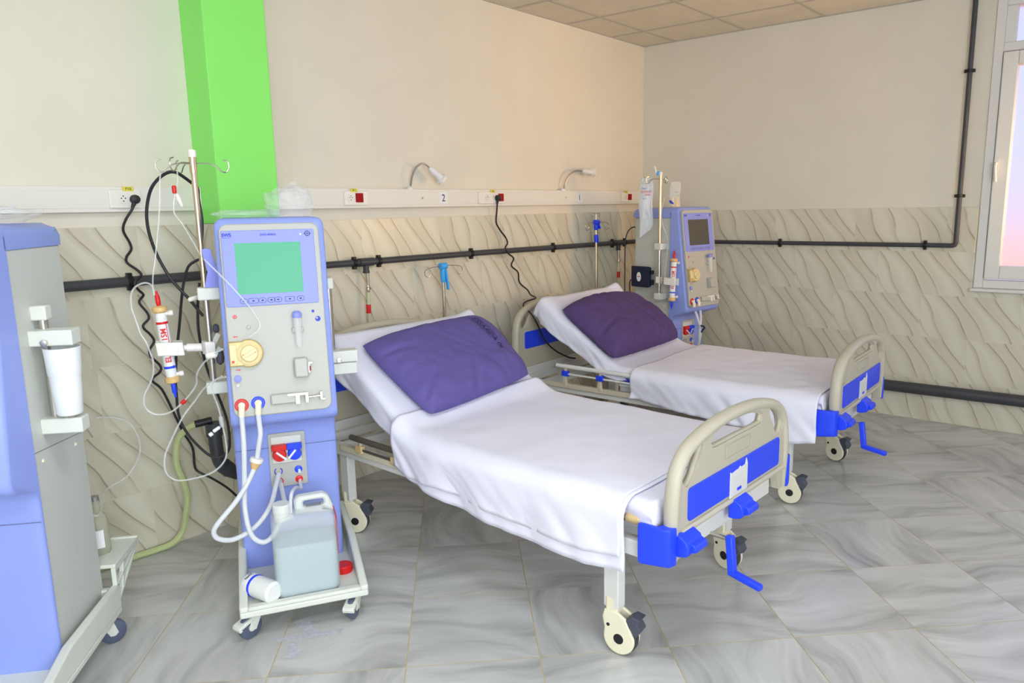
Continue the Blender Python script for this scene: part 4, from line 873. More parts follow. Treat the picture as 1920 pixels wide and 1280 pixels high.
def cuff():
    t = thing('blood_pressure_cuff', 'folded navy blood pressure cuff with white oval label on the corner machine side', 'blood pressure cuff', L2 @ Vector((-.012, .60, .935)), -11)
    g = G(); bm = g.bm; lay = 0
    for k in range(3): g.box(-.045+.0145*k, -.032+.0145*k, -.085+.004*k, .090-.003*k, .002*k, .158-.003*k)
    g.box(-.043, -.002, .084, .094, .004, .154)
    g.obj('cuff_fabric', 'navy', t, bevel=.006, seg=3)
    plate('oval_label', [[(.022*math.cos(a), .036*math.sin(a)) for a in [2*PI*k/32 for k in range(32)]]], .002, 'label', t, axes((-.0465, .012, .078), (0, -1, 0), (0, 0, 1), (-1, 0, 0)), .0005)
    plate('label_print', [rrect(-.014, .014, -.003, .003, .001)], .001, 'red', t, axes((-.0480, .012, .080), (0, -1, 0), (0, 0, 1), (-1, 0, 0)), .0002)
    g = G(); g.box(-.03, -.004, -.105, -.082, .02, .06); g.box(-.03, -.004, -.105, -.082, .10, .13); g.obj('fastener', 'black', t, bevel=.003)
    g = G(); g.tube([(-.03, .09, .05), (-.03, .115, .04), (-.03, .12, -.02), (-.03, .11, -.14)], .0045, 8, 5); g.obj('air_hose', 'black', t)
cuff()
cord('black_cable', 'black cable hanging from behind the corner machine beside its cuff', world(L2, [(.036, .741, 1.385), (.0, .75, 1.375), (-.03, .76, 1.34), (-.045, .765, 1.28), (-.05, .765, 1.15), (-.05, .765, .95), (-.05, .765, .5), (-.05, .77, .12), (-.03, .79, .012), (.06, .80, .006), (.25, .80, .006)]), .0048, None, 'black', 'cable')
for P, lab in (([(.064, .165, .778), (.075, .15, .72), (.10, .14, .62), (.085, .16, .50), (.10, .22, .42), (.14, .34, .47)], 'white hose from the red port of the corner machine'), ([(.122, .165, .778), (.110, .15, .70), (.085, .14, .60), (.10, .16, .50), (.12, .24, .44), (.15, .34, .50)], 'white hose from the blue port of the corner machine')):
    line('dialysate_hose', lab, world(L2, P), .0085, 'hose', 'hose')
bl = L2 @ Vector((.095, .13, .655)); t = thing('tube_clip', 'small dark blue clip on the corner machine hoses', 'clip', bl, -11)
g = G(); g.tube([(-.02, -.01, .02), (.005, -.014, .012), (.02, -.012, -.004), (.0, -.012, -.012), (-.015, -.012, -.03)], .006, 10, 5); g.obj('clip_loop', 'ink', t)
t = thing('tape_residue', 'torn whitish tape stuck on the floor under the machine', 'tape', (-4.34, -1.15, 0))
rnd = random.Random(4)
for k, (p, q, w) in enumerate((((-4.45, -1.13), (-4.255, -1.275), .035), ((-4.31, -1.08), (-4.34, -1.20), .05), ((-4.42, -1.19), (-4.47, -1.28), .045))):
    a, b = Vector((*p, 0)), Vector((*q, 0)); d = (b-a).normalized(); n = Vector((-d.y, d.x, 0)); bm = bmesh.new(); N = 14; L_, R_ = [], []
    for i in range(N+1):
        c = a+(b-a)*i/N-Vector((-4.34, -1.15, 0)); L_.append(bm.verts.new(c+n*w*(.5+rnd.uniform(-.25, .2))+Vector((0, 0, .0008+.001*k)))); R_.append(bm.verts.new(c-n*w*(.5+rnd.uniform(-.25, .2))+Vector((0, 0, .0008+.001*k))))
    for i in range(N): bm.faces.new((L_[i], R_[i], R_[i+1], L_[i+1]))
    me = bpy.data.meshes.new('tape_strip'); bm.to_mesh(me); bm.free(); link_mesh('tape_strip', me, 'tape', t, 0, False)

# ------------------------------------------------------------------ beds (local frame: u right, v towards the head, z up, origin under the footboard centre)
def arch(dz, n=40):
    # outer outline of an end board, from the left foot over the arch to the right foot
    h = [(-.448, .42), (-.452, .56), (-.447, .64), (-.428, .715), (-.385, .768), (-.32, .802), (-.20, .830), (-.08, .842), (0, .844)]
    L = [(u, z+(dz if z > .5 else 0)) for u, z in h]
    return L+[(-u, z) for u, z in L[-2::-1]]
def end_board(r, name, v, dz, face):
    pts = arch(dz); P = catmull([(u, 0, z) for u, z in pts], 5)
    g = G(); bm = g.bm
    # rim: rounded bar that follows the arch, flattened at the feet
    rings = []; n = len(P); seg = 14
    for i, p in enumerate(P):
        a, b = P[max(0, i-1)], P[min(n-1, i+1)]; d = (b-a).normalized(); nrm = Vector((-d.z, 0, d.x)); k = min(1, max(0, (p.z-.44)/.15))
        ri, ry = .0215, .027-.006*(1-k)
        rings.append([bm.verts.new(p-nrm*.0205+nrm*ri*math.cos(2*PI*q/seg)+Vector((0, ry*math.sin(2*PI*q/seg), 0))) for q in range(seg)])
    for A, B in zip(rings, rings[1:]):
        for q in range(seg): bm.faces.new((A[q], A[(q+1) % seg], B[(q+1) % seg], B[q]))
    bm.faces.new(rings[0][::-1]); bm.faces.new(rings[-1])
    bmesh.ops.translate(bm, verts=bm.verts, vec=(0, v, 0))
    board = g.obj(name, 'beige', r, ang=60)
    M = axes((0, v, 0), (1, 0, 0), (0, 0, 1), (0, -1, 0))
    def sm(P): return [(p.x, p.y) for p in catmull([(a, b, 0) for a, b in P], 4, True)]
    d = dz
    outer = [(u*.978, z-.011 if z > .6 else z) for u, z in ((q.x, q.z) for q in P)]
    lowcut = [(.375, .42), (.36, .47), (.33, .50), (-.33, .50), (-.36, .47), (-.375, .42)]
    slot = sm([(-.170, .738+d), (0, .738+d), (.170, .738+d), (.198, .750+d), (.196, .778+d), (.10, .803+d), (-.10, .803+d), (-.196, .778+d), (-.198, .750+d)])
    holes = [slot]
    for s in (1, -1):
        holes.append(sm([(s*.386, .668+d), (s*.360, .652+d), (s*.324, .670+d), (s*.298, .708+d), (s*.268, .748+d), (s*.262, .772+d), (s*.284, .783+d), (s*.318, .772+d), (s*.352, .755+d), (s*.380, .728+d), (s*.395, .700+d)]))
    cut_plate('board_panel', [outer+lowcut]+holes, .032, 'beige', board, M, .004)
    # raised rounded lips around the openings, ledge below the blue panel
    g = G()
    for hset in holes: g.tube([(a, v, b) for a, b in hset], .0095, 8, 0, closed=True)
    g.tube([(-.40, v+.018*face, .508), (.40, v+.018*face, .508)], .011, 10)
    g.obj('opening_lip', 'beige', board, ang=60)
    for f in (1, -1):
        Mf = axes((0, v+f*.0185, 0), (1 if f < 0 else -1, 0, 0), (0, 0, 1), (0, f, 0))
        plate('blue_panel', [rrect(-.357, .357, .531+d*.9, .645+d*.9, .016)], .006, 'blue', board, Mf, .002)
        fr = rrect(-.10, .10, .672+d*.9, .722+d*.9, .006); inn = rrect(-.097, .097, .675+d*.9, .719+d*.9, .005)
        plate('embossed_frame', [fr, inn], .003, 'beige', board, Mf, .001)
    return board
def bumper(r, su, v, face):
    # moulded blue corner piece wrapping the foot of the end board
    P = [(su*.436, v+face*.025), (su*.446, v+face*.027), (su*.474, v+face*.020), (su*.484, v+face*.0), (su*.484, v-face*.094), (su*.470, v-face*.096), (su*.466, v-face*.03), (su*.436, v-face*.020)]
    g = G(); bm = g.bm
    Z = [(.416, .90), (.424, .985), (.446, 1.0), (.522, 1.0), (.536, .99), (.542, .95)]; cu, cv = su*.456, v
    rings = [[bm.verts.new((cu+(a-cu)*s, cv+(b-cv)*s, z-(.018*abs(b-v)/.11 if z < .45 else 0))) for a, b in P] for z, s in Z]
    for A, B in zip(rings, rings[1:]):
        for k in range(len(P)): bm.faces.new((A[k], A[(k+1) % len(P)], B[(k+1) % len(P)], B[k]))
    bm.faces.new(rings[0][::-1]); bm.faces.new(rings[-1])
    return g.obj('corner_bumper', 'blue', r, bevel=.004, seg=3)
def bed_caster(r, u, v, sw):
    # sw: swivel, direction of trail in degrees from -v
    c = math.radians(sw-90); d = Vector((math.cos(c), math.sin(c), 0)); a = Vector((-d.y, d.x, 0)); R = .0625; ctr = Vector((u, v, R))+d*.030
    M = axes(ctr, d, (0, 0, 1), d.cross(Vector((0, 0, 1))))
    stem = Vector((u, v, 0))-ctr; sx = stem.dot(d)
    out = [(.058*math.cos(t), .058*math.sin(t)) for t in [math.radians(-200+k*10) for k in range(22)]]
    out = [(.059*math.cos(math.radians(t)), .059*math.sin(math.radians(t))) for t in range(175, 381, 9)]+[(.040, .050), (.026, .080), (sx+.026, .098), (sx-.026, .098), (sx-.034, .070), (-.056, .03)]
    h = None
    for k in (1, -1):
        o = plate('caster_cover' if h is None else 'caster_cover_far', [out], .012, 'cream', r if h is None else h, M @ Matrix.Translation((0, 0, k*.0225)), .005)
        if h is None: h = o
    h.name = 'caster'
    g = G(); g.cyl(Vector((u, v, .148)), Vector((u, v, .176)), .022, seg=20); g.obj('caster_stem', 'steel', h)
    g = G(); g.box(sx-.024, sx+.024, .080, .148, -.024, .024, M); g.obj('caster_yoke', 'cream', h, bevel=.008, seg=3)
    g = G(); ax = M.to_3x3() @ Vector((0, 0, 1)); g.lathe(ctr-ax*.016, ax, [(.02, 0), (.054, 0), (.0605, .004), (.0625, .010), (.0625, .022), (.0605, .028), (.054, .032), (.02, .032)], 40); g.obj('tyre', 'tyre', h)
    for k in (1, -1):
        g = G(); g.lathe(ctr+ax*k*.0275, ax*k, [(.019, -.002), (.019, .002), (.016, .003), (0, .003)], 24); g.obj('hub_cap', 'black', h)
        g = G(); g.lathe(ctr+M.to_3x3() @ Vector((-.040, .045, k*.0275)), ax*k, [(.0065, -.002), (.0065, .0022), (0, .0022)], 14); g.obj('bolt_cap', 'black', h)
    g = G(); g.prism([(.020, .072), (.050, .096), (.082, .090), (.068, .070), (.082, .048), (.066, .022), (.052, .034)], lambda x, y, z: M @ Vector((x, y, z)), -.026, .026); g.obj('brake_pedal', 'darkgrey', h, bevel=.003)
TAN = math.tan(math.radians(33.2)); V0, Z0 = 1.245, .605
def topz(v):
    # height of the lying surface: flat, then the raised backrest
    k = .05; x = (v-V0)
    return Z0+TAN*(.5*(x+math.sqrt(x*x+k*k))-.0)
VE = 1.812
def bed(label, loc, rz, rail_low, rail_m, joint_m, hd):
    r = thing('hospital_bed', label, 'bed', loc, rz, 'manual hospital beds')
    end_board(r, 'footboard', 0, 0, -1); end_board(r, 'headboard', 2.03, hd, 1)
    # card holder on the footboard
    fb = [c for c in r.children if c.name.startswith('footboard')][-1]
    M = axes((0, -.0215, 0), (1, 0, 0), (0, 0, 1), (0, -1, 0))
    ch = plate('card_holder', [[(-.068, .520), (.068, .520), (.068, .618), (.058, .640), (.050, .618), (.018, .616), (.010, .622), (-.002, .616), (-.055, .612), (-.068, .618)]], .006, 'whitemetal', fb, M, .0015)
    plate('holder_slot', [rrect(-.016, .016, .536, .547, .002)], .002, 'blue', fb, axes((0, -.0255, 0), (1, 0, 0), (0, 0, 1), (0, -1, 0)), .0004)
    for s in (-1, 1): bumper(r, s, 0, -1); bumper(r, s, 2.03, 1)
    g = G()
    for s in (-1, 1): g.box(s*.44-.016, s*.44+.016, .03, 2.0, .405, .46)
    for v in (.05, .62, 1.24, 1.80, 1.985): g.box(-.424, .424, v-.02, v+.02, .41, .455)
    g.box(-.36, .36, .016, .026, .40, .505); g.box(-.40, .40, 2.0, 2.012, .41, .50)
    g.obj('frame', 'whitemetal', r, bevel=.003)
    for u, v, sw in ((-.41, .235, 8), (.41, .235, -14), (-.41, 1.80, 35), (.41, 1.80, 12)):
        g = G(); g.box(u-.0225, u+.0225, v-.031, v+.031, .168, .406); g.obj('leg', 'whitemetal', r, bevel=.004); bed_caster(r, u, v, sw)
    g = G(); g.box(-.425, .425, .06, V0, .492, .507); g.box(-.41, -.38, .06, V0, .458, .493); g.box(.38, .41, .06, V0, .458, .493); g.obj('bed_deck', 'whitemetal', r, bevel=.002)
    g = G(); a = math.radians(33.5); d = Vector((0, math.cos(a), math.sin(a))); n = Vector((0, -math.sin(a), math.cos(a)))
    Mx = axes(Vector((0, V0+.03, .508)), (1, 0, 0), d, n); g.box(-.425, .425, .02, .70, -.004, .012, Mx); g.obj('backrest_board', 'whitemetal', r, bevel=.002)
    g = G(); g.box(-.40, -.375, .05, .68, -.03, -.0045, Mx); g.box(.375, .40, .05, .68, -.03, -.0045, Mx); g.box(-.375, .375, .50, .53, -.03, -.0045, Mx); g.obj('backrest_frame', 'railcream', r, bevel=.002)
    g = G()
    for s in (-.25, .25): g.beam((s, 1.03, .45), (s, 1.62, .665), .03, .03)
    g.obj('lifting_arm', 'alu', r)
    # folded side rails
    for s in (-1, 1):
        zt = rail_low; g = G(); g.tube([(s*.474, .42, zt-.006), (s*.474, 1.665, zt)], .0135, 14); g.tube([(s*.474, .50, zt-.052), (s*.474, 1.62, zt-.047)], .006, 8)
        rl = g.obj('side_rail', rail_m, r)
        g = G(); g.box(s*.462-.012, s*.462+.014, .36, 1.76, .440, .468); g.obj('rail_bar', 'railcream', rl, bevel=.002)
        for v in (.52, .80, 1.085, 1.345, 1.60):
            g = G(); g.box(s*.474-.012, s*.474+.012, v-.024, v+.024, zt-.062, zt-.028); g.obj('rail_joint', joint_m, rl, bevel=.004)
            g = G(); g.beam((s*.472, v+.012, .455), (s*.474, v+.002, zt-.05), .012, .022); g.beam((s*.472, v-.01, .455), (s*.474, v-.002, zt-.05), .010, .014); g.beam((s*.473, v, zt-.035), (s*.474, v-.005, zt), .010, .016); g.obj('rail_post', 'railcream', rl, bevel=.001)
    for s in (-1, 1):
        g = G(); g.lathe((s*.445, .105, .535), (0, 1, 0), [(.016, 0), (.019, .003), (.019, .05), (.010, .06)], 18); g.obj('mattress_stop', 'tan', r)
    # cranks: folded covers and the swung out handle
    for u in (-.385, .0):
        g = G(); bm = g.bm
        P = [(.012, .530), (-.010, .533), (-.036, .518), (-.046, .494), (-.040, .468), (-.012, .460), (.012, .460)]
        g.prism(P, lambda a, b, q: Vector((q, a-.02, b-.020)), u-.050, u+.050); g.prism([(-.036, .510), (-.060, .502), (-.062, .480), (-.038, .474)], lambda a, b, q: Vector((q, a-.02, b-.020)), u-.030, u+.050)
        g.obj('crank_cover', 'blue', r, bevel=.005, seg=3)
    g = G(); g.cyl((-.125, .30, .405), (-.13, -.055, .400), .008, seg=14); cr = g.obj('crank', 'steel', r)
    g = G(); g.beam((-.130, -.058, .415), (-.150, -.082, .282), .030, .026, up=(0, 1, 0)); g.obj('crank_arm', 'blue', cr, bevel=.005, seg=3)
    g = G(); g.beam((-.150, -.070, .292), (-.166, -.195, .276), .026, .022); g.obj('crank_handle', 'blue', cr, bevel=.006, seg=3)
    return r
B1 = ((-3.33, -2.389, 0), -1.8); B2 = ((-1.646, -2.342, 0), 1.3)
bed('manual hospital bed with beige end boards, nearest to the camera', *B1, .522, 'railbrown', 'tan', .130)
bed('manual hospital bed with beige end boards, farther off near the corner', *B2, .578, 'whitemetal', 'blue', .103)
def profile(v0, v1, n):
    return [v0+(v1-v0)*i/n for i in range(n+1)]
def slope(v): return (topz(v+.004)-topz(v-.004))/.008
def mattress(label, B):
    bm = bmesh.new(); rows = []; hw = .445
    for v in profile(.055, VE-.01, 60):
        a = math.atan(slope(v)); n = Vector((0, -math.sin(a), math.cos(a))); c = Vector((0, v, topz(v)-.008)); th = .082; P = []
        for u, t in ((-hw+.02, 0), (-hw, -.02), (-hw, -th+.02), (-hw+.02, -th), (hw-.02, -th), (hw, -th+.02), (hw, -.02), (hw-.02, 0)): P.append(bm.verts.new(c+n*t+Vector((u, 0, 0))))
        rows.append(P)
    for A, Bb in zip(rows, rows[1:]):
        for k in range(8): bm.faces.new((A[k], A[(k+1) % 8], Bb[(k+1) % 8], Bb[k]))
    bm.faces.new(rows[0][::-1]); bm.faces.new(rows[-1]); bmesh.ops.recalc_face_normals(bm, faces=bm.faces)
    me = bpy.data.meshes.new('mattress'); bm.to_mesh(me); bm.free()
    o = link_mesh('mattress', me, 'blue', None, 0, True); o.location = B[0]; o.rotation_euler = (0, 0, math.radians(B[1])); tag(o, label, 'mattress', 'blue mattresses under white sheets')
mattress('blue mattress under the white sheet of the nearer bed', B1)
mattress('blue mattress under the white sheet of the farther bed', B2)
def cloth(name, B, v0, v1, hw, off, dropL, dropR, seed, m, nv=110, nc=44, nd=16, wr=.004, rip=.010, endfoot=0, endhead=0, flare=0, fine=.0, parent=None, extraL=None, peaks=()):
    # sheet lying on the bed surface and hanging over both long sides; dropL/dropR(v) give the hanging length
    bm = bmesh.new(); rows = []; R = .030
    vs = profile(v0, v1, nv)
    if endfoot: vs = [v0-1e-3*(k+1) for k in range(endfoot)][::-1]+vs
    if endhead: vs = vs+[v1+1e-3*(k+1) for k in range(endhead)]
    for v in vs:
        ve = max(v0, min(v1, v)); row = []
        dropend = 0
        if v > v1: dropend = round((v-v1)*1000)/endhead
        if v < v0: dropend = round((v0-v)*1000)/endfoot
        sl = slope(ve); a = math.atan(sl); n = Vector((0, -math.sin(a), math.cos(a)))
        for side, dr in ((-1, dropL(ve)), (1, dropR(ve))):
            cs = []
            for k in range(nd+1):
                t = k/nd; s = t*dr
                wob = noise.noise(Vector((ve*4.2, seed*3.1, side*2.0)))*.8+.55*math.sin(ve*17+seed+1.7*noise.noise(Vector((ve*3, seed, 1))))
                bulge = rip*t**1.1*wob+.010*math.sin(PI*min(1, t*1.2))*.5+noise.noise(Vector((ve*9, t*2.5, seed+side)))*.007*t
                if s < R*PI/2: x = hw-R+R*math.sin(s/R)+.0; dz = R-R*math.cos(s/R)
                else: x = hw+.0; dz = R+(s-R*PI/2)
                x += max(-.008, bulge) if t > .12 else 0
                x += flare*sstep(0, .075, s)
                fold = noise.noise(Vector((ve*6.5+t*1.6, t*1.2, seed*2.2)))*.006*t+fine*t*(.35+.65*max(0, noise.noise(Vector((ve*2.3, seed, 4.0)))+.3))*noise.noise(Vector((ve*16+t*3.5, t*.7, seed)))
                cs.append((side*(x+fold), -dz))
            if side < 0: L = cs
            else: Rr = cs
        pts = [(x, dz, 1) for x, dz in L[::-1]]
        x0, x1 = L[0][0], Rr[0][0]
        for k in range(1, nc): pts.append((x0+(x1-x0)*k/nc, 0, 0))
        pts += [(x, dz, 1) for x, dz in Rr]
        for x, dz, hang in pts:
            u = x; q = Vector((u, ve, seed))
            h = (noise.noise(Vector((u*3.2, ve*4.5, seed)))*1.1+noise.noise(Vector((u*9-ve*5, ve*7+u*3, seed+5)))*.55+abs(noise.noise(Vector((u*4+ve*6, ve*3-u*2, seed+9))))*1.0)*wr
            c = Vector((0, ve, topz(ve)))+n*(off+(h if not hang else h*max(0, 1+dz*14)))+Vector((u, 0, dz))
            for pu, pv, pw, ph in peaks: c += n*ph*math.exp(-((u-pu)**2+(ve-pv)**2)/pw)
            if v > v1 and hang: c += n*(-dz)*.75*dropend*math.cos(a)+Vector((-math.copysign(.035, u)*dropend*min(1, -dz/.08), 0, 0))
            if dropend:
                dd = dropend*(.115 if v > v1 else .125); down = (-n if v > v1 else Vector((0, 0, -1)))
                c += down*dd+Vector((0, (1 if v > v1 else -1)*(.012*math.sin(PI*min(1, dropend*.9))+.006*noise.noise(Vector((u*8, dropend*2, seed)))), 0))
            row.append(bm.verts.new(c))
        rows.append(row)
    for A, Bb in zip(rows, rows[1:]):
        for k in range(len(A)-1): bm.faces.new((A[k], A[k+1], Bb[k+1], Bb[k]))
    bmesh.ops.recalc_face_normals(bm, faces=bm.faces)
    me = bpy.data.meshes.new(name); bm.to_mesh(me); bm.free()
    o = link_mesh(name, me, m, parent, 0, True, None, 180)
    if parent is None: o.location = B[0]; o.rotation_euler = (0, 0, math.radians(B[1]))
    so = o.modifiers.new('thickness', 'SOLIDIFY'); so.thickness = .0022; so.offset = 1
    return o
sheetdrop = lambda v: .085+.055*sstep(V0-.1, V0+.25, v)+.010*math.sin(v*11)
s1 = cloth('bed_sheet', B1, .055, VE, .452, .000, lambda v: sheetdrop(v)+.05*sstep(1.25, 1.65, v), sheetdrop, 1.3, 'sheet', endfoot=5, endhead=4, wr=.003, rip=.012, fine=.014, peaks=((.44, VE, .004, .03),))
tag(s1, 'white sheet stretched over the raised backrest and foot of the nearer bed', 'bed sheet', 'white bed sheets')
s2 = cloth('bed_sheet', B2, .055, VE, .452, .000, lambda v: sheetdrop(v)+.03*sstep(1.3, 1.7, v), sheetdrop, 4.6, 'sheet', endfoot=5, endhead=4, wr=.004, rip=.020, fine=.022, peaks=((.43, VE, .006, .035), (-.40, VE-.05, .01, .015)))
tag(s2, 'white sheet with loose folds on the raised backrest of the farther bed', 'bed sheet', 'white bed sheets')
hem1 = [(.13, .360), (.29, .340), (.53, .342), (.81, .358), (1.12, .392), (1.29, .434), (1.36, .47)]
d1 = lambda v: topz(v)-lerp_pts(hem1, v)+.020
b1 = cloth('blanket', B1, .135, 1.335, .468, .006, d1, lambda v: d1(v)*.9, 7.7, 'blanket', wr=.0045, rip=.008, flare=.030, fine=.016)
tag(b1, 'white folded cover sheet spread over the foot half of the nearer bed', 'cover sheet', 'white cover sheets')
d1b = lambda v: max(.06, d1(v)-.046*sstep(1.30, 1.0, v))
b1b = cloth('upper_fold', B1,   .150, 1.338, .472, .0105, d1b, lambda v: d1b(v)*.9, 7.7, 'blanket', wr=.0045, rip=.009, flare=.031, fine=.016, parent=b1)
hem2 = [(.05, .372), (.19, .345), (.42, .386), (.72, .403), (1.09, .443), (1.2, .45)]
d2 = lambda v: topz(v)-lerp_pts(hem2, v)+.020
b2 = cloth('blanket', B2, .062, 1.125, .472, .008, d2, lambda v: d2(v)*.9, 11.9, 'blanket', wr=.006, rip=.014, flare=.028, fine=.030)
tag(b2, 'white cover sheet spread over the foot half of the farther bed', 'cover sheet', 'white cover sheets')
d2b = lambda v: max(.06, d2(v)-.015-.05*sstep(.40, .30, v))
PA = math.radians(33.2); PD = Vector((0, math.cos(PA), math.sin(PA))); PN = Vector((0, -math.sin(PA), math.cos(PA)))
def pillow(label, B, corners, h, m, seed, wr, txt=None, off=.012, bulge=(0, 0, 0, 0), soft=0, creases=()):
    # corners in backrest plane coordinates (u, along slope): head-left, head-right, foot-right, foot-left
    def base(s, t):
        a, b = (s+1)/2, (t+1)/2
        A, Bc, C, D = [Vector((*c, 0)) for c in corners]
        p = (D*(1-a)+C*a)*(1-b)+(A*(1-a)+Bc*a)*b
        p *= 1; cc = Vector((sum(c[0] for c in corners)/4, sum(c[1] for c in corners)/4, 0)); p = cc+(p-cc)*(1-.03*(s*s*t*t)**2-soft*(s*s*t*t))
        p += Vector((bulge[1]*(1-t*t)*max(0, s)**2-bulge[3]*(1-t*t)*max(0, -s)**2, bulge[0]*(1-s*s)*max(0, t)**2-bulge[2]*(1-s*s)*max(0, -t)**2, 0))
        return p
    def height(s, t):
        f = max(0, 1-abs(s)**4.6)**.55*max(0, 1-abs(t)**4.2)**.55
        c = (max(0, 1-s*s)*max(0, 1-t*t))**.25
        w = noise.noise(Vector((s*1.8, t*1.8, seed)))*.10+noise.noise(Vector((s*3-t*1.2, t*4.5+s, seed+3)))*wr+abs(noise.noise(Vector((s*5+t*2.5, t*2-s*1.5, seed+7))))*-wr*1.2
        edge = noise.noise(Vector((math.atan2(t, s)*4, max(abs(s), abs(t))*.7, seed+11)))*wr*1.6*(max(abs(s), abs(t)))**3
        cr = 0
        for s0, t0, s1, t1, wd, dp in creases:
            dx, dy = s1-s0, t1-t0; L2_ = dx*dx+dy*dy; k = max(0, min(1, ((s-s0)*dx+(t-t0)*dy)/L2_)); dd = ((s-s0-dx*k)**2+(t-t0-dy*k)**2)**.5
            cr += dp*math.exp(-(dd/wd)**2)*(1-.75*k)-.5*dp*math.exp(-((dd-wd*2)/wd)**2)*(1-.75*k)
        return h*f*(1+w+edge-cr)
    def pos(s, t, up):
        p = base(s, t); hh = height(s, t)
        sag = slope_gap(p.y)
        return Vector((p.x, V0, Z0))+PD*p.y+PN*(off+.028+(hh if up else -min(hh*.45, .026)))+Vector((0, 0, sag))
    def slope_gap(w): # keep the part beyond the hinge above the flat bed
        v = V0+w*math.cos(PA); z = Z0+w*math.sin(PA); return max(0, topz(v)-z)
    bm = bmesh.new(); N = 72; top, bot = [], []
    for j in range(N+1):
        t = math.sin((j/N-.5)*PI); a, b = [], []
        for i in range(N+1):
            s = math.sin((i/N-.5)*PI)
            v = bm.verts.new(pos(s, t, True)); a.append(v)
            b.append(v if i in (0, N) or j in (0, N) else bm.verts.new(pos(s, t, False)))
        top.append(a); bot.append(b)
    for j in range(N):
        for i in range(N):
            bm.faces.new((top[j][i], top[j][i+1], top[j+1][i+1], top[j+1][i]))
            q = (bot[j][i], bot[j+1][i], bot[j+1][i+1], bot[j][i+1])
            if len(set(q)) == 4:
                try: bm.faces.new(q)
                except ValueError: pass
    bmesh.ops.recalc_face_normals(bm, faces=bm.faces)
    me = bpy.data.meshes.new('pillow'); bm.to_mesh(me); bm.free()
    o = link_mesh('pillow', me, m, None, 0, True, None, 180); o.location = B[0]; o.rotation_euler = (0, 0, math.radians(B[1])); tag(o, label, 'pillow', 'purple pillows')
    if txt:
        s, size, so, to, ln = txt
        tm = text_mesh(s, size, 'LEFT', 'CENTER', 0, 6)
        bm = bmesh.new(); bm.from_mesh(tm); bmesh.ops.triangulate(bm, faces=bm.faces)
        xm = max(v.co.x for v in bm.verts); k7 = xm*.70
        def bar(y0, y1, xa, xb):
            n = 24; A = [(bm.verts.new((xa+(xb-xa)*i/n, y0, 0)), bm.verts.new((xa+(xb-xa)*i/n, y1, 0))) for i in range(n+1)]
            for p, q in zip(A, A[1:]): bm.faces.new((p[0], q[0], q[1], p[1]))
        bar(size*.50, size*.56, -size*.2, k7); bar(-size*.56, -size*.50, -size*.2, k7)
        for v in bm.verts:
            # text runs towards the foot along the right hand side of the pillow
            tt = to-(v.co.x/xm)*ln; ss = so+v.co.y*2.55
            P0 = pos(ss, tt, True); e = .01
            nrm = (pos(ss+e, tt, True)-pos(ss-e, tt, True)).cross(pos(ss, tt+e, True)-pos(ss, tt-e, True)).normalized()
            if nrm.z < 0: nrm = -nrm
            v.co = P0+nrm*.0022
        bm.to_mesh(tm); bm.free(); link_mesh('printed_lettering', tm, 'ink', o, 0, False)
    return o
pillow('purple pillow printed ESSAADA 06 on the nearer bed', B1, ((-.385, .545), (.435, .600), (.395, .115), (-.345, .035)), .098, 'purple', 2.2, .07, ('ESSAADA 06', .048, .64, .70, 1.04), bulge=(.012, .012, .006, .0), soft=.0, creases=((-.95, -.7, -.5, -.2, .05, .16), (-.2, -.98, .05, -.45, .05, .14), (.45, -.98, .35, -.5, .05, .12), (-.95, .5, -.55, .35, .05, .12), (.0, .98, .1, .6, .05, .10)))
pillow('plain plum purple pillow with soft creases on the farther bed', B2, ((-.440, .520), (.36, .520), (.36, .030), (-.475, .030)), .125, 'plum', 5.4, .09, bulge=(.035, .06, .0, -.01), soft=.0, creases=((.34, -.98, .30, .35, .045, .22), (.62, -.98, .66, .0, .04, .18), (.86, -.9, .80, -.2, .04, .14), (-.5, -.95, -.15, -.3, .05, .14), (-.35, .98, -.25, .55, .05, .20), (-.95, -.3, -.5, -.1, .05, .12)))
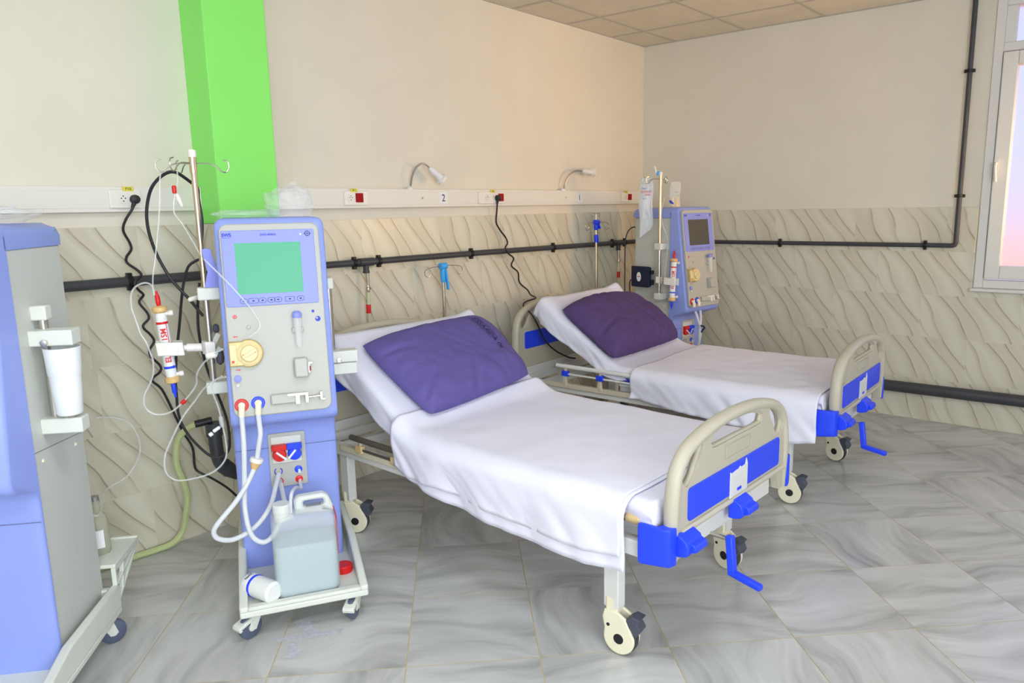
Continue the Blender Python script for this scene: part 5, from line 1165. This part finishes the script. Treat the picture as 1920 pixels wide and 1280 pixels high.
# drip poles at the bed heads
def drip_pole(label, x, y, ztop, m, clip2, zhook, cm):
    r = thing('iv_pole', label, 'drip pole', (x, y, 0))
    g = G(); g.cyl((0, 0, .012), (0, 0, ztop), .0105, seg=18); g.obj('pole', m, r)
    g = G(); g.lathe((0, 0, 0), (0, 0, 1), [(.06, 0), (.06, .008), (.014, .018), (.014, .03)], 24); g.obj('pole_foot', 'steel', r)
    g = G(); zl = -.06 if clip2 else -.10; g.lathe((0, 0, ztop), (0, 0, 1), [(.013, zl), (.016, zl+.01), (.018, -.03), (.016, -.01), (.012, .01)], 16); g.cyl((-.026, -.004, ztop), (.026, -.004, ztop), .020, seg=18); g.beam((.008, -.016, ztop-.02), (.022, -.02, ztop-(.05 if clip2 else .145)), .022, .012)
    g.obj('height_clamp', cm, r, bevel=.002)
    if clip2:
        g = G(); g.lathe((0, 0, ztop-clip2), (0, 0, 1), [(.012, -.03), (.016, -.026), (.017, .022), (.013, .03)], 16); g.beam((.0, -.012, ztop-clip2+.02), (.0, -.018, ztop-clip2-.035), .014, .010); g.obj('lower_clamp', cm, r)
        g = G(); g.cyl((0, 0, ztop), (0, 0, ztop+.06), .006, seg=12); g.obj('inner_rod', 'steel', r)
    g = G()
    for s in zhook:
        P = [(0, -.01, ztop+.006), (s*.07, -.01, ztop+.0), (s*.115, -.01, ztop-.004), (s*.152, -.01, ztop-.015), (s*.158, -.01, ztop-.04), (s*.138, -.01, ztop-.058), (s*.116, -.01, ztop-.05), (s*.110, -.01, ztop-.03)]
        g.tube(P, .0026, 8, 5)
        if clip2: g.tube([(0, 0, ztop+.055), (s*.02, 0, ztop+.068), (s*.04, 0, ztop+.07), (s*.05, 0, ztop+.055), (s*.04, 0, ztop+.042), (s*.028, 0, ztop+.05)], .0026, 8, 5)
    g.obj('hook', 'steel', r)
drip_pole('steel drip pole with light blue clamp behind the nearer bed', -2.580, -.14, 1.205, 'steel', 0, (-1, 1), 'skyblue')
drip_pole('slim drip pole with two royal blue clamps behind the farther bed', -.925, -.14, 1.425, 'brass', .125, (-1, 1), 'blue')
# added unseen ceiling panels to brighten the ward (over and behind the camera)
for k, (x, y, lab) in enumerate(((-6.2, -3.3, 'added square ceiling fill panel above the camera'), (-4.6, -2.6, 'added square ceiling fill panel in front of the nearer machine'))):
    t = thing('ceiling_fill_panel', lab, 'ceiling light', (x, y, H-.012), 0, 'added ceiling fill panels')
    g = G(); g.box(-.295, .295, -.295, -.275, -.010, .010); g.box(-.295, .295, .275, .295, -.010, .010); g.box(-.295, -.275, -.275, .275, -.010, .010); g.box(.275, .295, -.275, .275, -.010, .010); g.obj('light_frame', 'lampwhite', t)
    g = G(); g.box(-.275, .275, -.275, .275, -.002, .008); g.obj('diffuser', 'lampglow', t)
